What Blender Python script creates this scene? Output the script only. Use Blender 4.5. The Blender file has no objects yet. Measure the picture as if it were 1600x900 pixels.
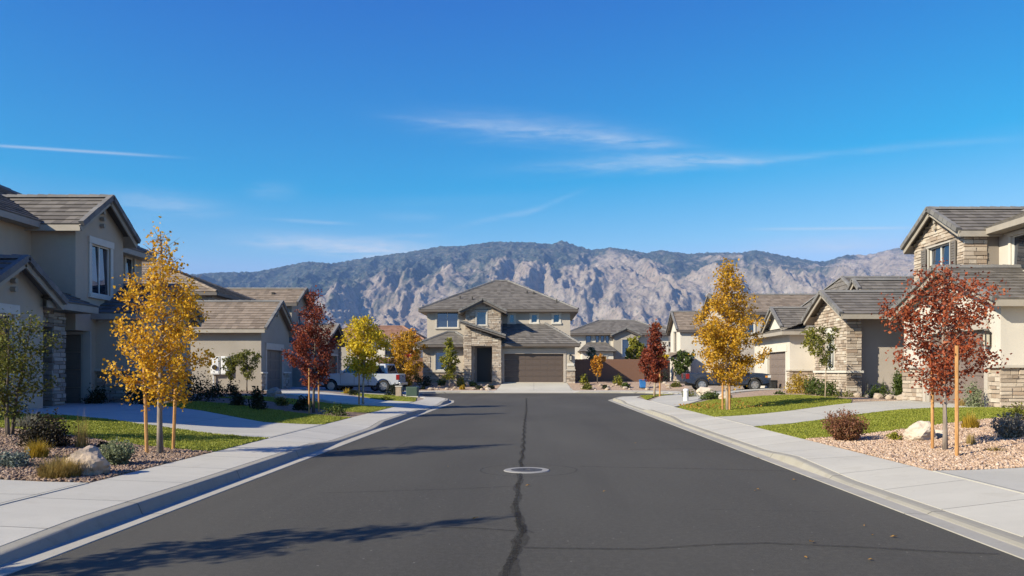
import bpy, bmesh, math, random
import numpy as np
from mathutils import Vector, Matrix, noise as mnoise

random.seed(7)
R = math.radians
SC = bpy.context.scene
COL = SC.collection

# ------------------------------------------------------------------ camera frame used to estimate places on the ground
FOC, VX, VY, EYE = 1250.0, 834.0, 581.0, 1.6

# ------------------------------------------------------------------ node helpers
def nt_new(name):
    m = bpy.data.materials.new(name); m.use_nodes = True
    t = m.node_tree; t.nodes.clear()
    out = t.nodes.new('ShaderNodeOutputMaterial')
    b = t.nodes.new('ShaderNodeBsdfPrincipled')
    t.links.new(b.outputs[0], out.inputs[0])
    return m, t, b, out

def nd(t, kind, **kw):
    n = t.nodes.new('ShaderNode' + kind)
    for k, v in kw.items():
        if k.startswith('i_'):
            n.inputs[k[2:].replace('_', ' ')].default_value = v
        else:
            setattr(n, k, v)
    return n

def ramp(t, stops, src=None, interp='LINEAR'):
    n = t.nodes.new('ShaderNodeValToRGB')
    n.color_ramp.interpolation = interp
    e = n.color_ramp.elements
    while len(e) < len(stops): e.new(0.5)
    for i, (p, c) in enumerate(stops):
        e[i].position = p
        e[i].color = (*c, 1) if len(c) == 3 else c
    if src is not None: t.links.new(src, n.inputs[0])
    return n

def mix(t, a, b, f, mode='MIX'):
    n = t.nodes.new('ShaderNodeMix'); n.data_type = 'RGBA'; n.blend_type = mode
    for i, x in ((0, f), (6, a), (7, b)):
        if hasattr(x, 'default_value') or hasattr(x, 'is_linked'):
            t.links.new(x, n.inputs[i])
        elif isinstance(x, (int, float)):
            n.inputs[i].default_value = x if i == 0 else (x, x, x, 1)
        else:
            n.inputs[i].default_value = (*x, 1)
    return n.outputs[2]

def noise_n(t, scale, detail=4, vec=None, rough=.55, dist=0.0):
    n = t.nodes.new('ShaderNodeTexNoise')
    n.inputs['Scale'].default_value = scale; n.inputs['Detail'].default_value = detail
    n.inputs['Roughness'].default_value = rough; n.inputs['Distortion'].default_value = dist
    if vec is not None: t.links.new(vec, n.inputs['Vector'])
    return n

def objc(t):
    return t.nodes.new('ShaderNodeTexCoord').outputs['Object']

def mapping(t, vec, scale=(1, 1, 1), rot=(0, 0, 0), loc=(0, 0, 0)):
    n = t.nodes.new('ShaderNodeMapping')
    n.inputs['Scale'].default_value = scale; n.inputs['Rotation'].default_value = rot; n.inputs['Location'].default_value = loc
    t.links.new(vec, n.inputs[0]); return n.outputs[0]

def bump(t, b, h, strength=.3, dist=.02):
    n = t.nodes.new('ShaderNodeBump'); n.inputs['Strength'].default_value = strength; n.inputs['Distance'].default_value = dist
    t.links.new(h, n.inputs['Height']); t.links.new(n.outputs[0], b.inputs['Normal'])

def math_n(t, op, a, b=None, c=None, clamp=False):
    n = t.nodes.new('ShaderNodeMath'); n.operation = op; n.use_clamp = clamp
    for i, x in enumerate((a, b, c)):
        if x is None: continue
        if isinstance(x, (int, float)): n.inputs[i].default_value = x
        else: t.links.new(x, n.inputs[i])
    return n.outputs[0]

def island(t):
    return t.nodes.new('ShaderNodeNewGeometry').outputs['Random Per Island']

def sc3(c, k): return tuple(min(1, x * k) for x in c)

# ------------------------------------------------------------------ materials
def m_plain(name, col, rough=.6, metal=0, spec=.5, var=.1, vs=3):
    m, t, b, o = nt_new(name)
    oc = objc(t)
    n = noise_n(t, vs, 5, oc)
    r = ramp(t, [(.3, sc3(col, 1 - var)), (.7, sc3(col, 1 + var))], n.outputs[0])
    t.links.new(r.outputs[0], b.inputs['Base Color'])
    b.inputs['Roughness'].default_value = rough; b.inputs['Metallic'].default_value = metal
    b.inputs['Specular IOR Level'].default_value = spec
    return m

def m_stucco(name, col):
    m, t, b, o = nt_new(name)
    oc = objc(t)
    big = noise_n(t, .6, 4, oc); fine = noise_n(t, 26, 4, oc, .7)
    streak = noise_n(t, 1.0, 4, mapping(t, oc, (3, 3, .35)))
    c1 = ramp(t, [(.3, sc3(col, .90)), (.7, sc3(col, 1.07))], big.outputs[0])
    c2 = mix(t, c1.outputs[0], sc3(col, .8), math_n(t, 'MULTIPLY', ramp(t, [(.55, (0, 0, 0)), (.8, (1, 1, 1))], streak.outputs[0]).outputs[0], .35))
    c3 = mix(t, c2, sc3(col, .78), math_n(t, 'MULTIPLY', ramp(t, [(.5, (0, 0, 0)), (.75, (1, 1, 1))], fine.outputs[0]).outputs[0], .35))
    t.links.new(c3, b.inputs['Base Color'])
    b.inputs['Roughness'].default_value = .95; b.inputs['Specular IOR Level'].default_value = .2
    bump(t, b, fine.outputs[0], .5, .012)
    return m

def m_island(name, stops, rough=.85, fine=18, bs=.4, spec=.25, dirt=.25):
    """each separate piece (stone, tile, pebble) takes its own shade"""
    m, t, b, o = nt_new(name)
    oc = objc(t)
    r = ramp(t, stops, island(t))
    n = noise_n(t, fine, 5, oc); n2 = noise_n(t, .45, 4, oc)
    c = mix(t, r.outputs[0], (.05, .045, .04), math_n(t, 'MULTIPLY', ramp(t, [(.45, (0, 0, 0)), (.75, (1, 1, 1))], n.outputs[0]).outputs[0], dirt))
    c = mix(t, c, (.30, .27, .23), math_n(t, 'MULTIPLY', ramp(t, [(.5, (0, 0, 0)), (.8, (1, 1, 1))], n2.outputs[0]).outputs[0], dirt * .5))
    t.links.new(c, b.inputs['Base Color'])
    b.inputs['Roughness'].default_value = rough; b.inputs['Specular IOR Level'].default_value = spec
    if bs: bump(t, b, n.outputs[0], bs, .02)
    return m

def m_leaf(name, stops, trans=.35, rough=.55):
    m, t, b, o = nt_new(name)
    oc = objc(t)
    n = noise_n(t, 1.6, 3, oc)
    f = math_n(t, 'ADD', math_n(t, 'MULTIPLY', island(t), .65), math_n(t, 'MULTIPLY', n.outputs[0], .35))
    r = ramp(t, stops, f)
    t.links.new(r.outputs[0], b.inputs['Base Color'])
    b.inputs['Roughness'].default_value = rough; b.inputs['Specular IOR Level'].default_value = .25
    tr = t.nodes.new('ShaderNodeBsdfTranslucent'); t.links.new(r.outputs[0], tr.inputs[0])
    ms = t.nodes.new('ShaderNodeMixShader'); ms.inputs[0].default_value = trans
    t.links.new(b.outputs[0], ms.inputs[1]); t.links.new(tr.outputs[0], ms.inputs[2]); t.links.new(ms.outputs[0], o.inputs[0])
    return m

def m_glass(name, col=(.015, .022, .03), ior=2.3, rough=.015):
    m, t, b, o = nt_new(name)
    oc = objc(t); n = noise_n(t, .7, 2, oc)
    b.inputs['Base Color'].default_value = (*col, 1); b.inputs['Roughness'].default_value = rough
    b.inputs['IOR'].default_value = ior; b.inputs['Specular Tint'].default_value = (.80, .82, 1, 1)
    bump(t, b, n.outputs[0], .05, .03)
    return m

def m_asphalt():
    m, t, b, o = nt_new('asphalt')
    oc = objc(t)
    fine = noise_n(t, 75, 4, oc, .85); mid = noise_n(t, 16, 5, oc, .75); big = noise_n(t, .22, 5, mapping(t, oc, (1, .35, 1)))
    track = noise_n(t, 1.1, 4, mapping(t, oc, (1, .06, 1)))
    c = ramp(t, [(.26, (.027, .025, .020)), (.55, (.066, .060, .047)), (.80, (.22, .20, .16))], fine.outputs[0]).outputs[0]
    c = mix(t, c, (.100, .092, .074), math_n(t, 'MULTIPLY', ramp(t, [(.45, (0, 0, 0)), (.7, (1, 1, 1))], mid.outputs[0]).outputs[0], .75))
    c = mix(t, c, (.106, .098, .078), math_n(t, 'MULTIPLY', ramp(t, [(.4, (0, 0, 0)), (.7, (1, 1, 1))], big.outputs[0]).outputs[0], .65))
    c = mix(t, c, (.050, .046, .038), math_n(t, 'MULTIPLY', ramp(t, [(.5, (0, 0, 0)), (.72, (1, 1, 1))], track.outputs[0]).outputs[0], .35))
    spk = nd(t, 'TexVoronoi', feature='F1'); spk.inputs['Scale'].default_value = 9; t.links.new(oc, spk.inputs['Vector'])
    sp = math_n(t, 'LESS_THAN', spk.outputs['Distance'], .09)
    sx = t.nodes.new('ShaderNodeSeparateColor'); t.links.new(spk.outputs['Color'], sx.inputs[0])
    c = mix(t, c, (.2, .185, .16), math_n(t, 'MULTIPLY', sp, math_n(t, 'GREATER_THAN', sx.outputs[0], .8)))
    t.links.new(c, b.inputs['Base Color'])
    b.inputs['Roughness'].default_value = .9; b.inputs['Specular IOR Level'].default_value = .3
    bump(t, b, fine.outputs[0], .6, .012)
    return m

def m_concrete(name, col, joint=0, jx=0, wear=.5):
    m, t, b, o = nt_new(name)
    oc = objc(t)
    big = noise_n(t, .5, 5, oc, .6); fine = noise_n(t, 60, 4, oc, .7); st = noise_n(t, 3.0, 6, oc, .65, .6)
    sweep_ = noise_n(t, 1.2, 3, mapping(t, oc, (.5, 3, 1)))
    c = ramp(t, [(.3, sc3(col, .88)), (.7, sc3(col, 1.06))], big.outputs[0]).outputs[0]
    c = mix(t, c, sc3((col[0], col[1] * .95, col[2] * .87), .7), math_n(t, 'MULTIPLY', ramp(t, [(.54, (0, 0, 0)), (.78, (1, 1, 1))], st.outputs[0]).outputs[0], wear))
    c = mix(t, c, sc3(col, .78), math_n(t, 'MULTIPLY', ramp(t, [(.5, (0, 0, 0)), (.75, (1, 1, 1))], fine.outputs[0]).outputs[0], .35))
    c = mix(t, c, sc3(col, 1.12), math_n(t, 'MULTIPLY', ramp(t, [(.5, (0, 0, 0)), (.75, (1, 1, 1))], sweep_.outputs[0]).outputs[0], .35))
    h = fine.outputs[0]
    sp = t.nodes.new('ShaderNodeSeparateXYZ'); t.links.new(oc, sp.inputs[0])
    spots = noise_n(t, 7, 3, oc, .5)      # old drips and scuffs
    c = mix(t, c, sc3(col, .55), math_n(t, 'MULTIPLY', ramp(t, [(.66, (0, 0, 0)), (.74, (1, 1, 1))], spots.outputs[0]).outputs[0], wear * .6))
    if joint:                             # every slab was poured on another day
        wn = t.nodes.new('ShaderNodeTexWhiteNoise'); wn.noise_dimensions = '1D'
        t.links.new(math_n(t, 'FLOOR', math_n(t, 'DIVIDE', sp.outputs[1], joint)), wn.inputs['W'])
        c = mix(t, c, sc3(col, .74), math_n(t, 'MULTIPLY', wn.outputs['Value'], .32))
    for ax, per in ((1, joint), (0, jx)):
        if per:
            fr = math_n(t, 'FRACT', math_n(t, 'DIVIDE', sp.outputs[ax], per))
            d = math_n(t, 'LESS_THAN', fr, .018 / per * 1.2)
            c = mix(t, c, sc3(col, .32), math_n(t, 'MULTIPLY', d, .85))
            h = math_n(t, 'SUBTRACT', h, math_n(t, 'MULTIPLY', d, 2.5))
    t.links.new(c, b.inputs['Base Color'])
    b.inputs['Roughness'].default_value = .9; b.inputs['Specular IOR Level'].default_value = .25
    bump(t, b, h, .35, .008)
    return m

def m_gravelbed(name, c1, c2, c3, scale=22):
    m, t, b, o = nt_new(name)
    oc = objc(t)
    v = nd(t, 'TexVoronoi', feature='F1'); v.inputs['Scale'].default_value = scale; t.links.new(oc, v.inputs['Vector'])
    sx = t.nodes.new('ShaderNodeSeparateColor'); t.links.new(v.outputs['Color'], sx.inputs[0])
    c = ramp(t, [(0, c1), (.5, c2), (1, c3)], sx.outputs[0]).outputs[0]
    big = noise_n(t, .4, 4, oc)
    c = mix(t, c, sc3(c1, .8), math_n(t, 'MULTIPLY', ramp(t, [(.45, (0, 0, 0)), (.7, (1, 1, 1))], big.outputs[0]).outputs[0], .5))
    t.links.new(c, b.inputs['Base Color']); b.inputs['Roughness'].default_value = .95
    b.inputs['Specular IOR Level'].default_value = .15
    bump(t, b, math_n(t, 'SUBTRACT', 1.0, v.outputs['Distance']), .9, .03)
    return m

def m_door(name, col):
    m, t, b, o = nt_new(name)
    oc = objc(t)
    gr = noise_n(t, 5, 6, mapping(t, oc, (1, 1, 14)), .6)
    c = ramp(t, [(.3, sc3(col, .82)), (.7, sc3(col, 1.12))], gr.outputs[0])
    t.links.new(c.outputs[0], b.inputs['Base Color']); b.inputs['Roughness'].default_value = .6
    bump(t, b, gr.outputs[0], .2, .006)
    return m

def m_bark(name, c1, c2):
    m, t, b, o = nt_new(name)
    oc = objc(t)
    n = noise_n(t, 12, 5, mapping(t, oc, (1, 1, .22)), .65)
    c = ramp(t, [(.35, c1), (.65, c2)], n.outputs[0])
    t.links.new(c.outputs[0], b.inputs['Base Color']); b.inputs['Roughness'].default_value = .9
    bump(t, b, n.outputs[0], .5, .02)
    return m

def m_paint(name, col, metal=.0, rough=.25):
    m, t, b, o = nt_new(name)
    oc = objc(t); n = noise_n(t, 2.5, 4, mapping(t, oc, (1, 1, 2)))
    sp = t.nodes.new('ShaderNodeSeparateXYZ'); t.links.new(oc, sp.inputs[0])
    c = mix(t, col, (.25, .22, .18), math_n(t, 'MULTIPLY', ramp(t, [(.45, (0, 0, 0)), (.8, (1, 1, 1))], n.outputs[0]).outputs[0], .18))
    t.links.new(c, b.inputs['Base Color'])
    b.inputs['Roughness'].default_value = rough; b.inputs['Metallic'].default_value = metal
    b.inputs['Coat Weight'].default_value = .7; b.inputs['Coat Roughness'].default_value = .06
    return m

M = {}
M['asphalt'] = m_asphalt()
def m_tar():
    m, t, b, o = nt_new('crack_sealant')
    oc = objc(t); n = noise_n(t, 14, 6, oc, .8)
    b.inputs['Base Color'].default_value = (.036, .034, .030, 1); b.inputs['Roughness'].default_value = .95; b.inputs['Specular IOR Level'].default_value = .1
    t.links.new(ramp(t, [(.30, (.06, .06, .06)), (.70, (.50, .50, .50))], n.outputs[0]).outputs[0], b.inputs['Alpha'])
    return m
M['tar'] = m_tar()
M['kerb'] = m_concrete('kerb_concrete', (.34, .315, .255), joint=3.0, wear=.8)
M['gutter'] = m_concrete('gutter_concrete', (.42, .39, .32), joint=3.0, wear=.9)
M['walk'] = m_concrete('pavement_concrete', (.52, .49, .41), joint=1.52)
M['drive'] = m_concrete('driveway_concrete', (.50, .475, .40), joint=3.1, jx=2.9, wear=.35)
M['soil'] = m_gravelbed('desert_soil', (.30, .24, .18), (.36, .29, .22), (.26, .21, .16), 3)
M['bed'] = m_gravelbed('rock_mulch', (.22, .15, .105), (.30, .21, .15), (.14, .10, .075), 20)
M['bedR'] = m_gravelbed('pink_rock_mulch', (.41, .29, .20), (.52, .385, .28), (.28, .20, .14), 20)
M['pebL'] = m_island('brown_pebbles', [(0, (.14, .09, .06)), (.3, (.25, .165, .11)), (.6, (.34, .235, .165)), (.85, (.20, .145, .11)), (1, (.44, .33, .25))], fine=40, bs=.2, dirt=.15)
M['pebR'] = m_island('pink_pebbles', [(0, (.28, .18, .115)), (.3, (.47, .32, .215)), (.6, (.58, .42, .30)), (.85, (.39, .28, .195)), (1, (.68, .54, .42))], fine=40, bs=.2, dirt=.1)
M['tile'] = m_island('grey_brown_roof_tile', [(0, (.120, .108, .096)), (.4, (.165, .150, .133)), (.75, (.20, .180, .158)), (1, (.14, .128, .116))], fine=9, spec=.06, bs=.15, dirt=.2)
M['tile2'] = m_island('tan_roof_tile', [(0, (.19, .15, .115)), (.4, (.25, .20, .155)), (.75, (.30, .24, .185)), (1, (.21, .17, .135))], fine=9, spec=.06, bs=.15, dirt=.2)
M['tile3'] = m_island('red_roof_tile', [(0, (.25, .13, .085)), (.5, (.32, .18, .12)), (1, (.28, .17, .125))], fine=9, spec=.06, bs=.15)
M['rake'] = m_island('grey_rake_tile', [(0, (.15, .145, .14)), (.5, (.22, .212, .2)), (1, (.18, .172, .165))], fine=20, spec=.06, bs=.2)
M['stoneL'] = m_island('grey_ledgestone', [(0, (.17, .14, .12)), (.3, (.30, .255, .215)), (.6, (.40, .35, .30)), (.85, (.24, .20, .17)), (1, (.48, .43, .375))], fine=22)
M['stoneR'] = m_island('tan_ledgestone', [(0, (.26, .20, .15)), (.25, (.44, .36, .28)), (.55, (.54, .46, .37)), (.8, (.34, .25, .18)), (1, (.62, .56, .47))], fine=22, dirt=.18)
M['mortar'] = m_stucco('stone_mortar', (.26, .225, .19))
M['st_grey'] = m_stucco('greige_stucco', (.47, .39, .30))
M['st_tan'] = m_stucco('tan_stucco', (.35, .31, .26))
M['st_end'] = m_stucco('sandy_stucco', (.48, .42, .345))
M['st_cream'] = m_stucco('cream_stucco', (.57, .525, .455))
M['st_beige'] = m_stucco('beige_stucco', (.45, .395, .335))
M['st_white'] = m_stucco('pale_stucco', (.62, .57, .49))
M['trim'] = m_plain('painted_trim', (.46, .42, .36), .7, var=.06)
M['trim_lt'] = m_plain('light_painted_trim', (.60, .56, .48), .7, var=.06)
M['fascia'] = m_plain('fascia_board', (.34, .30, .245), .7, var=.08)
M['fascia_dk'] = m_plain('dark_fascia_board', (.12, .10, .085), .6, var=.08)
M['gar'] = m_door('brown_garage_door', (.095, .068, .053))
M['gar2'] = m_door('taupe_garage_door', (.20, .155, .13))
M['garL'] = m_door('grey_brown_garage_door', (.15, .125, .105))
M['darkdoor'] = m_door('dark_front_door', (.012, .011, .011))
M['vinyl'] = m_plain('window_vinyl', (.70, .68, .62), .45, var=.04)
M['glass'] = m_glass('window_glass')
M['shutter'] = m_plain('shutter_paint', (.17, .15, .13), .6)
M['metal'] = m_plain('dark_metal', (.05, .045, .04), .45, .6)
M['white'] = m_plain('white_metal', (.72, .72, .70), .45)
M['copper'] = m_plain('downspout_paint', (.36, .30, .25), .5)
M['fence'] = m_door('fence_board', (.17, .085, .05))
M['blockwall'] = m_stucco('block_wall', (.33, .25, .19))
M['stake'] = m_bark('stake_wood', (.36, .17, .055), (.56, .30, .11))
M['bark'] = m_bark('grey_bark', (.16, .12, .09), (.33, .27, .22))
M['barkd'] = m_bark('dark_bark', (.06, .045, .035), (.14, .11, .085))
M['barkt'] = m_bark('tan_bark', (.30, .22, .15), (.45, .36, .26))
M['gold'] = m_leaf('gold_leaves', [(0, (.30, .16, .010)), (.3, (.58, .30, .016)), (.6, (.78, .445, .028)), (.85, (.70, .45, .045)), (1, (.33, .30, .04))])
M['gold2'] = m_leaf('amber_leaves', [(0, (.26, .15, .012)), (.4, (.52, .28, .018)), (.7, (.68, .39, .030)), (1, (.24, .23, .03))])
M['lemon'] = m_leaf('yellow_green_leaves', [(0, (.40, .30, .018)), (.4, (.66, .48, .025)), (.7, (.74, .57, .035)), (1, (.34, .35, .035))])
M['red'] = m_leaf('brick_red_leaves', [(0, (.085, .020, .014)), (.35, (.20, .042, .022)), (.7, (.30, .068, .030)), (.92, (.36, .11, .045)), (1, (.40, .20, .05))])
M['rust'] = m_leaf('rust_red_leaves', [(0, (.12, .028, .015)), (.35, (.28, .062, .026)), (.7, (.41, .105, .040)), (.93, (.48, .17, .06)), (1, (.62, .42, .06))])
M['orange'] = m_leaf('orange_leaves', [(0, (.35, .11, .018)), (.4, (.55, .23, .022)), (.8, (.55, .31, .03)), (1, (.32, .24, .04))])
M['crimson'] = m_leaf('crimson_leaves', [(0, (.16, .015, .015)), (.5, (.35, .04, .03)), (1, (.42, .10, .04))])
M['green'] = m_leaf('mid_green_leaves', [(0, (.030, .048, .012)), (.5, (.075, .11, .022)), (.85, (.13, .16, .03)), (1, (.20, .20, .04))])
M['olive'] = m_leaf('olive_leaves', [(0, (.045, .055, .012)), (.45, (.12, .13, .022)), (.8, (.21, .20, .032)), (1, (.30, .25, .05))])
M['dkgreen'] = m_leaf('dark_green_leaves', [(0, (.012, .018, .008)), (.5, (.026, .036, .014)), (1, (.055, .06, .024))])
M['yelgreen'] = m_leaf('lime_leaves', [(0, (.10, .12, .018)), (.5, (.24, .24, .03)), (1, (.42, .34, .04))])
M['sage'] = m_leaf('sage_leaves', [(0, (.10, .12, .06)), (.5, (.22, .25, .13)), (1, (.36, .37, .22))])
M['bluegrey'] = m_leaf('blue_grey_leaves', [(0, (.09, .115, .095)), (.5, (.19, .225, .185)), (1, (.31, .33, .28))])
M['straw'] = m_leaf('straw_blades', [(0, (.20, .13, .035)), (.5, (.38, .27, .085)), (1, (.52, .41, .16))])
M['goldgrass'] = m_leaf('golden_blades', [(0, (.26, .17, .02)), (.5, (.42, .28, .03)), (1, (.55, .40, .07))])
M['brownred'] = m_leaf('bronze_leaves', [(0, (.07, .045, .018)), (.3, (.16, .085, .03)), (.6, (.28, .12, .065)), (.85, (.36, .17, .11)), (1, (.25, .19, .05))])
M['bronzedark'] = m_leaf('dark_bronze_leaves', [(0, (.014, .014, .010)), (.5, (.034, .030, .018)), (.85, (.075, .05, .026)), (1, (.15, .085, .04))])
M['greyspike'] = m_leaf('grey_blades', [(0, (.13, .12, .09)), (.5, (.26, .24, .19)), (1, (.38, .35, .28))])
M['lawn'] = m_leaf('lawn_blades', [(0, (.13, .15, .022)), (.4, (.26, .29, .035)), (.75, (.38, .38, .06)), (1, (.55, .48, .14))], trans=.3)
M['lawnbase'] = m_gravelbed('lawn_thatch', (.17, .18, .022), (.23, .23, .03), (.13, .14, .02), 40)
M['boulder'] = m_island('granite_boulder', [(0, (.43, .335, .25)), (1, (.43, .335, .25))], fine=7, bs=.8, dirt=.45)
M['boulderR'] = m_island('pale_granite_boulder', [(0, (.56, .47, .37)), (1, (.56, .47, .37))], fine=7, bs=.8, dirt=.25)
M['smallrock'] = m_island('field_stone', [(0, (.26, .20, .145)), (1, (.42, .34, .26))], fine=9, bs=.7, dirt=.3)
M['paintw'] = m_paint('white_car_paint', (.42, .44, .46))
M['painted'] = m_paint('navy_car_paint', (.026, .042, .080), .3)
M['tyre'] = m_plain('tyre_rubber', (.02, .02, .02), .85)
M['rim'] = m_plain('alloy', (.55, .55, .55), .3, .8)
M['carglass'] = m_glass('car_glass', (.008, .01, .012), 1.9)
M['redlamp'] = m_plain('red_lens', (.22, .012, .01), .2)
M['amber'] = m_plain('amber_lens', (.6, .25, .03), .2)
M['clearlamp'] = m_plain('clear_lens', (.6, .6, .58), .15)
M['blackp'] = m_plain('black_plastic', (.02, .02, .02), .6)
M['bluep'] = m_plain('blue_plastic', (.03, .16, .42), .5)
M['greenp'] = m_plain('green_metal_paint', (.05, .085, .06), .6)
M['iron'] = m_plain('cast_iron', (.07, .065, .06), .7, .2, var=.3, vs=18)
M['lampglass'] = m_plain('lantern_glass', (.5, .45, .35), .3)
M['dryleaf'] = m_leaf('dry_leaf', [(0, (.32, .15, .035)), (1, (.55, .32, .06))])

# ------------------------------------------------------------------ mesh builder
class MB:
    def __init__(s): s.v = []; s.f = []; s.mi = []
    def face(s, pts, mi=0):
        k = len(s.v); s.v.extend(tuple(p) for p in pts); s.f.append(tuple(range(k, k + len(pts)))); s.mi.append(mi)
    def mesh(s, vs, fs, mi=0):
        k = len(s.v); s.v.extend(tuple(p) for p in vs)
        for f in fs: s.f.append(tuple(i + k for i in f)); s.mi.append(mi)
    def box(s, x0, x1, y0, y1, z0, z1, mi=0):
        x0, x1 = sorted((x0, x1)); y0, y1 = sorted((y0, y1)); z0, z1 = sorted((z0, z1))
        v = [(x0, y0, z0), (x1, y0, z0), (x1, y1, z0), (x0, y1, z0), (x0, y0, z1), (x1, y0, z1), (x1, y1, z1), (x0, y1, z1)]
        s.mesh(v, [(3, 2, 1, 0), (4, 5, 6, 7), (0, 1, 5, 4), (1, 2, 6, 5), (2, 3, 7, 6), (3, 0, 4, 7)], mi)
    def beam(s, A, B, w, h, up=(0, 0, 1), mi=0, off=0):
        A = Vector(A); B = Vector(B); d = (B - A).normalized(); u = Vector(up); sd = d.cross(u)
        if sd.length < 1e-4: sd = d.cross(Vector((1, 0, 0)))
        sd.normalize(); u = sd.cross(d).normalized()
        v = []
        for P in (A, B):
            for a, b in ((-1, -1), (1, -1), (1, 1), (-1, 1)):
                v.append(P + sd * (a * w / 2) + u * (b * h / 2 + off))
        s.mesh(v, [(0, 1, 2, 3), (7, 6, 5, 4), (0, 4, 5, 1), (1, 5, 6, 2), (2, 6, 7, 3), (3, 7, 4, 0)], mi)
    def tube(s, path, radii, n=6, cap=True, mi=0):
        path = [Vector(p) for p in path]; vs = []; fs = []
        for i, p in enumerate(path):
            d = (path[min(i + 1, len(path) - 1)] - path[max(i - 1, 0)]).normalized()
            a = d.cross(Vector((0, 0, 1)) if abs(d.z) < .9 else Vector((1, 0, 0))).normalized(); b = d.cross(a)
            r = radii[i] if isinstance(radii, (list, tuple)) else radii
            for k in range(n):
                an = 2 * math.pi * k / n
                vs.append(p + a * (r * math.cos(an)) + b * (r * math.sin(an)))
        for i in range(len(path) - 1):
            for k in range(n):
                k2 = (k + 1) % n
                fs.append((i * n + k, i * n + k2, (i + 1) * n + k2, (i + 1) * n + k))
        if cap:
            fs.append(tuple(range(n - 1, -1, -1))); fs.append(tuple(range((len(path) - 1) * n, len(path) * n)))
        s.mesh(vs, fs, mi)
    def lathe(s, prof, c, axis='z', n=24, mi=0, cap=True):
        vs = []; fs = []
        for r, h in prof:
            for k in range(n):
                a = 2 * math.pi * k / n; p = (r * math.cos(a), r * math.sin(a), h)
                if axis == 'y': p = (p[0], p[2], p[1])
                if axis == 'x': p = (p[2], p[0], p[1])
                vs.append((p[0] + c[0], p[1] + c[1], p[2] + c[2]))
        for i in range(len(prof) - 1):
            for k in range(n):
                k2 = (k + 1) % n; fs.append((i * n + k, i * n + k2, (i + 1) * n + k2, (i + 1) * n + k))
        if cap:
            fs.append(tuple(range(n - 1, -1, -1))); fs.append(tuple(range((len(prof) - 1) * n, len(prof) * n)))
        s.mesh(vs, fs, mi)
    def build(s, name, mats, parent=None, smooth=False, bevel=0, recalc=False):
        me = bpy.data.meshes.new(name)
        me.from_pydata(s.v, [], s.f)
        return link(name, me, mats, parent, smooth, s.mi, bevel, recalc)

def link(name, me, mats, parent=None, smooth=False, mi=None, bevel=0, recalc=False):
    if not isinstance(mats, (list, tuple)): mats = [mats]
    for m in mats: me.materials.append(m)
    if mi and len(mats) > 1: me.polygons.foreach_set('material_index', mi)
    if recalc:
        bm = bmesh.new(); bm.from_mesh(me); bmesh.ops.recalc_face_normals(bm, faces=bm.faces); bm.to_mesh(me); bm.free()
    if smooth: me.polygons.foreach_set('use_smooth', [True] * len(me.polygons))
    me.update()
    o = bpy.data.objects.new(name, me); COL.objects.link(o)
    if parent is not None:
        o.parent = parent; o.matrix_parent_inverse = world_of(parent).inverted()
    if bevel:
        b = o.modifiers.new('Bevel', 'BEVEL'); b.width = bevel; b.segments = 2; b.limit_method = 'ANGLE'; b.angle_limit = R(35)
    return o

def world_of(o):
    m = Matrix.Translation(o.location) @ o.rotation_euler.to_matrix().to_4x4()
    if o.parent is not None: return world_of(o.parent) @ o.matrix_parent_inverse @ m
    return m

def np_obj(name, v, f, mats, parent=None, smooth=False):
    """v (n,3) float, f (m,3) int triangles"""
    me = bpy.data.meshes.new(name); n = len(f)
    me.vertices.add(len(v)); me.vertices.foreach_set('co', np.asarray(v, np.float32).ravel())
    me.loops.add(n * 3); me.loops.foreach_set('vertex_index', np.asarray(f, np.int32).ravel())
    me.polygons.add(n); me.polygons.foreach_set('loop_start', np.arange(0, n * 3, 3, dtype=np.int32))
    me.update(calc_edges=True)
    return link(name, me, mats, parent, smooth)

def tag(o, label=None, cat=None, group=None, kind=None):
    if label: o['label'] = label
    if cat: o['category'] = cat
    if group: o['group'] = group
    if kind: o['kind'] = kind
    return o

def thing(name, label, cat, loc, group=None, rz=0):
    o = bpy.data.objects.new(name, None); COL.objects.link(o); o.empty_display_size = .2
    o.location = loc; o.rotation_euler = (0, 0, rz)
    return tag(o, label, cat, group)

# ------------------------------------------------------------------ street outline (asphalt edge, clockwise) and yard height
EDGE = [(-4.15, -12), (-4.15, 41.5), (-4.4, 44.2), (-5.1, 46.6), (-6.1, 49), (-7.0, 51.5), (-7.7, 54), (-8.1, 56.5), (-8.0, 58.6), (-7.2, 59.6), (-5.5, 60),
        (6.5, 60), (8.2, 59.6), (9.1, 58.5), (9.1, 56.8), (8.2, 54.4), (6.9, 52), (5.6, 49.6), (4.7, 47.4), (4.18, 45), (4.18, -12)]
def resample(pl, step):
    out = []
    for (a, b), (c, d) in zip(pl[:-1], pl[1:]):
        n = max(1, int(math.hypot(c - a, d - b) / step))
        for i in range(n): out.append((a + (c - a) * i / n, b + (d - b) * i / n))
    out.append(pl[-1]); return out
EDGE_F = resample(EDGE, .5)
def offset(pl, d):
    out = []
    for i, p in enumerate(pl):
        a = pl[max(i - 1, 0)]; b = pl[min(i + 1, len(pl) - 1)]
        tx, ty = b[0] - a[0], b[1] - a[1]; l = math.hypot(tx, ty)
        out.append((p[0] - ty / l * d, p[1] + tx / l * d))
    return out
_EA = np.array(EDGE[:-1]); _EB = np.array(EDGE[1:])
def edge_dist(x, y):
    x = np.atleast_1d(np.asarray(x, float)); y = np.atleast_1d(np.asarray(y, float))
    best = np.full(x.shape, 1e9)
    for A, B in zip(_EA, _EB):
        d = B - A; t = np.clip(((x - A[0]) * d[0] + (y - A[1]) * d[1]) / (d @ d), 0, 1)
        best = np.minimum(best, np.hypot(x - A[0] - t * d[0], y - A[1] - t * d[1]))
    return best
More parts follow.
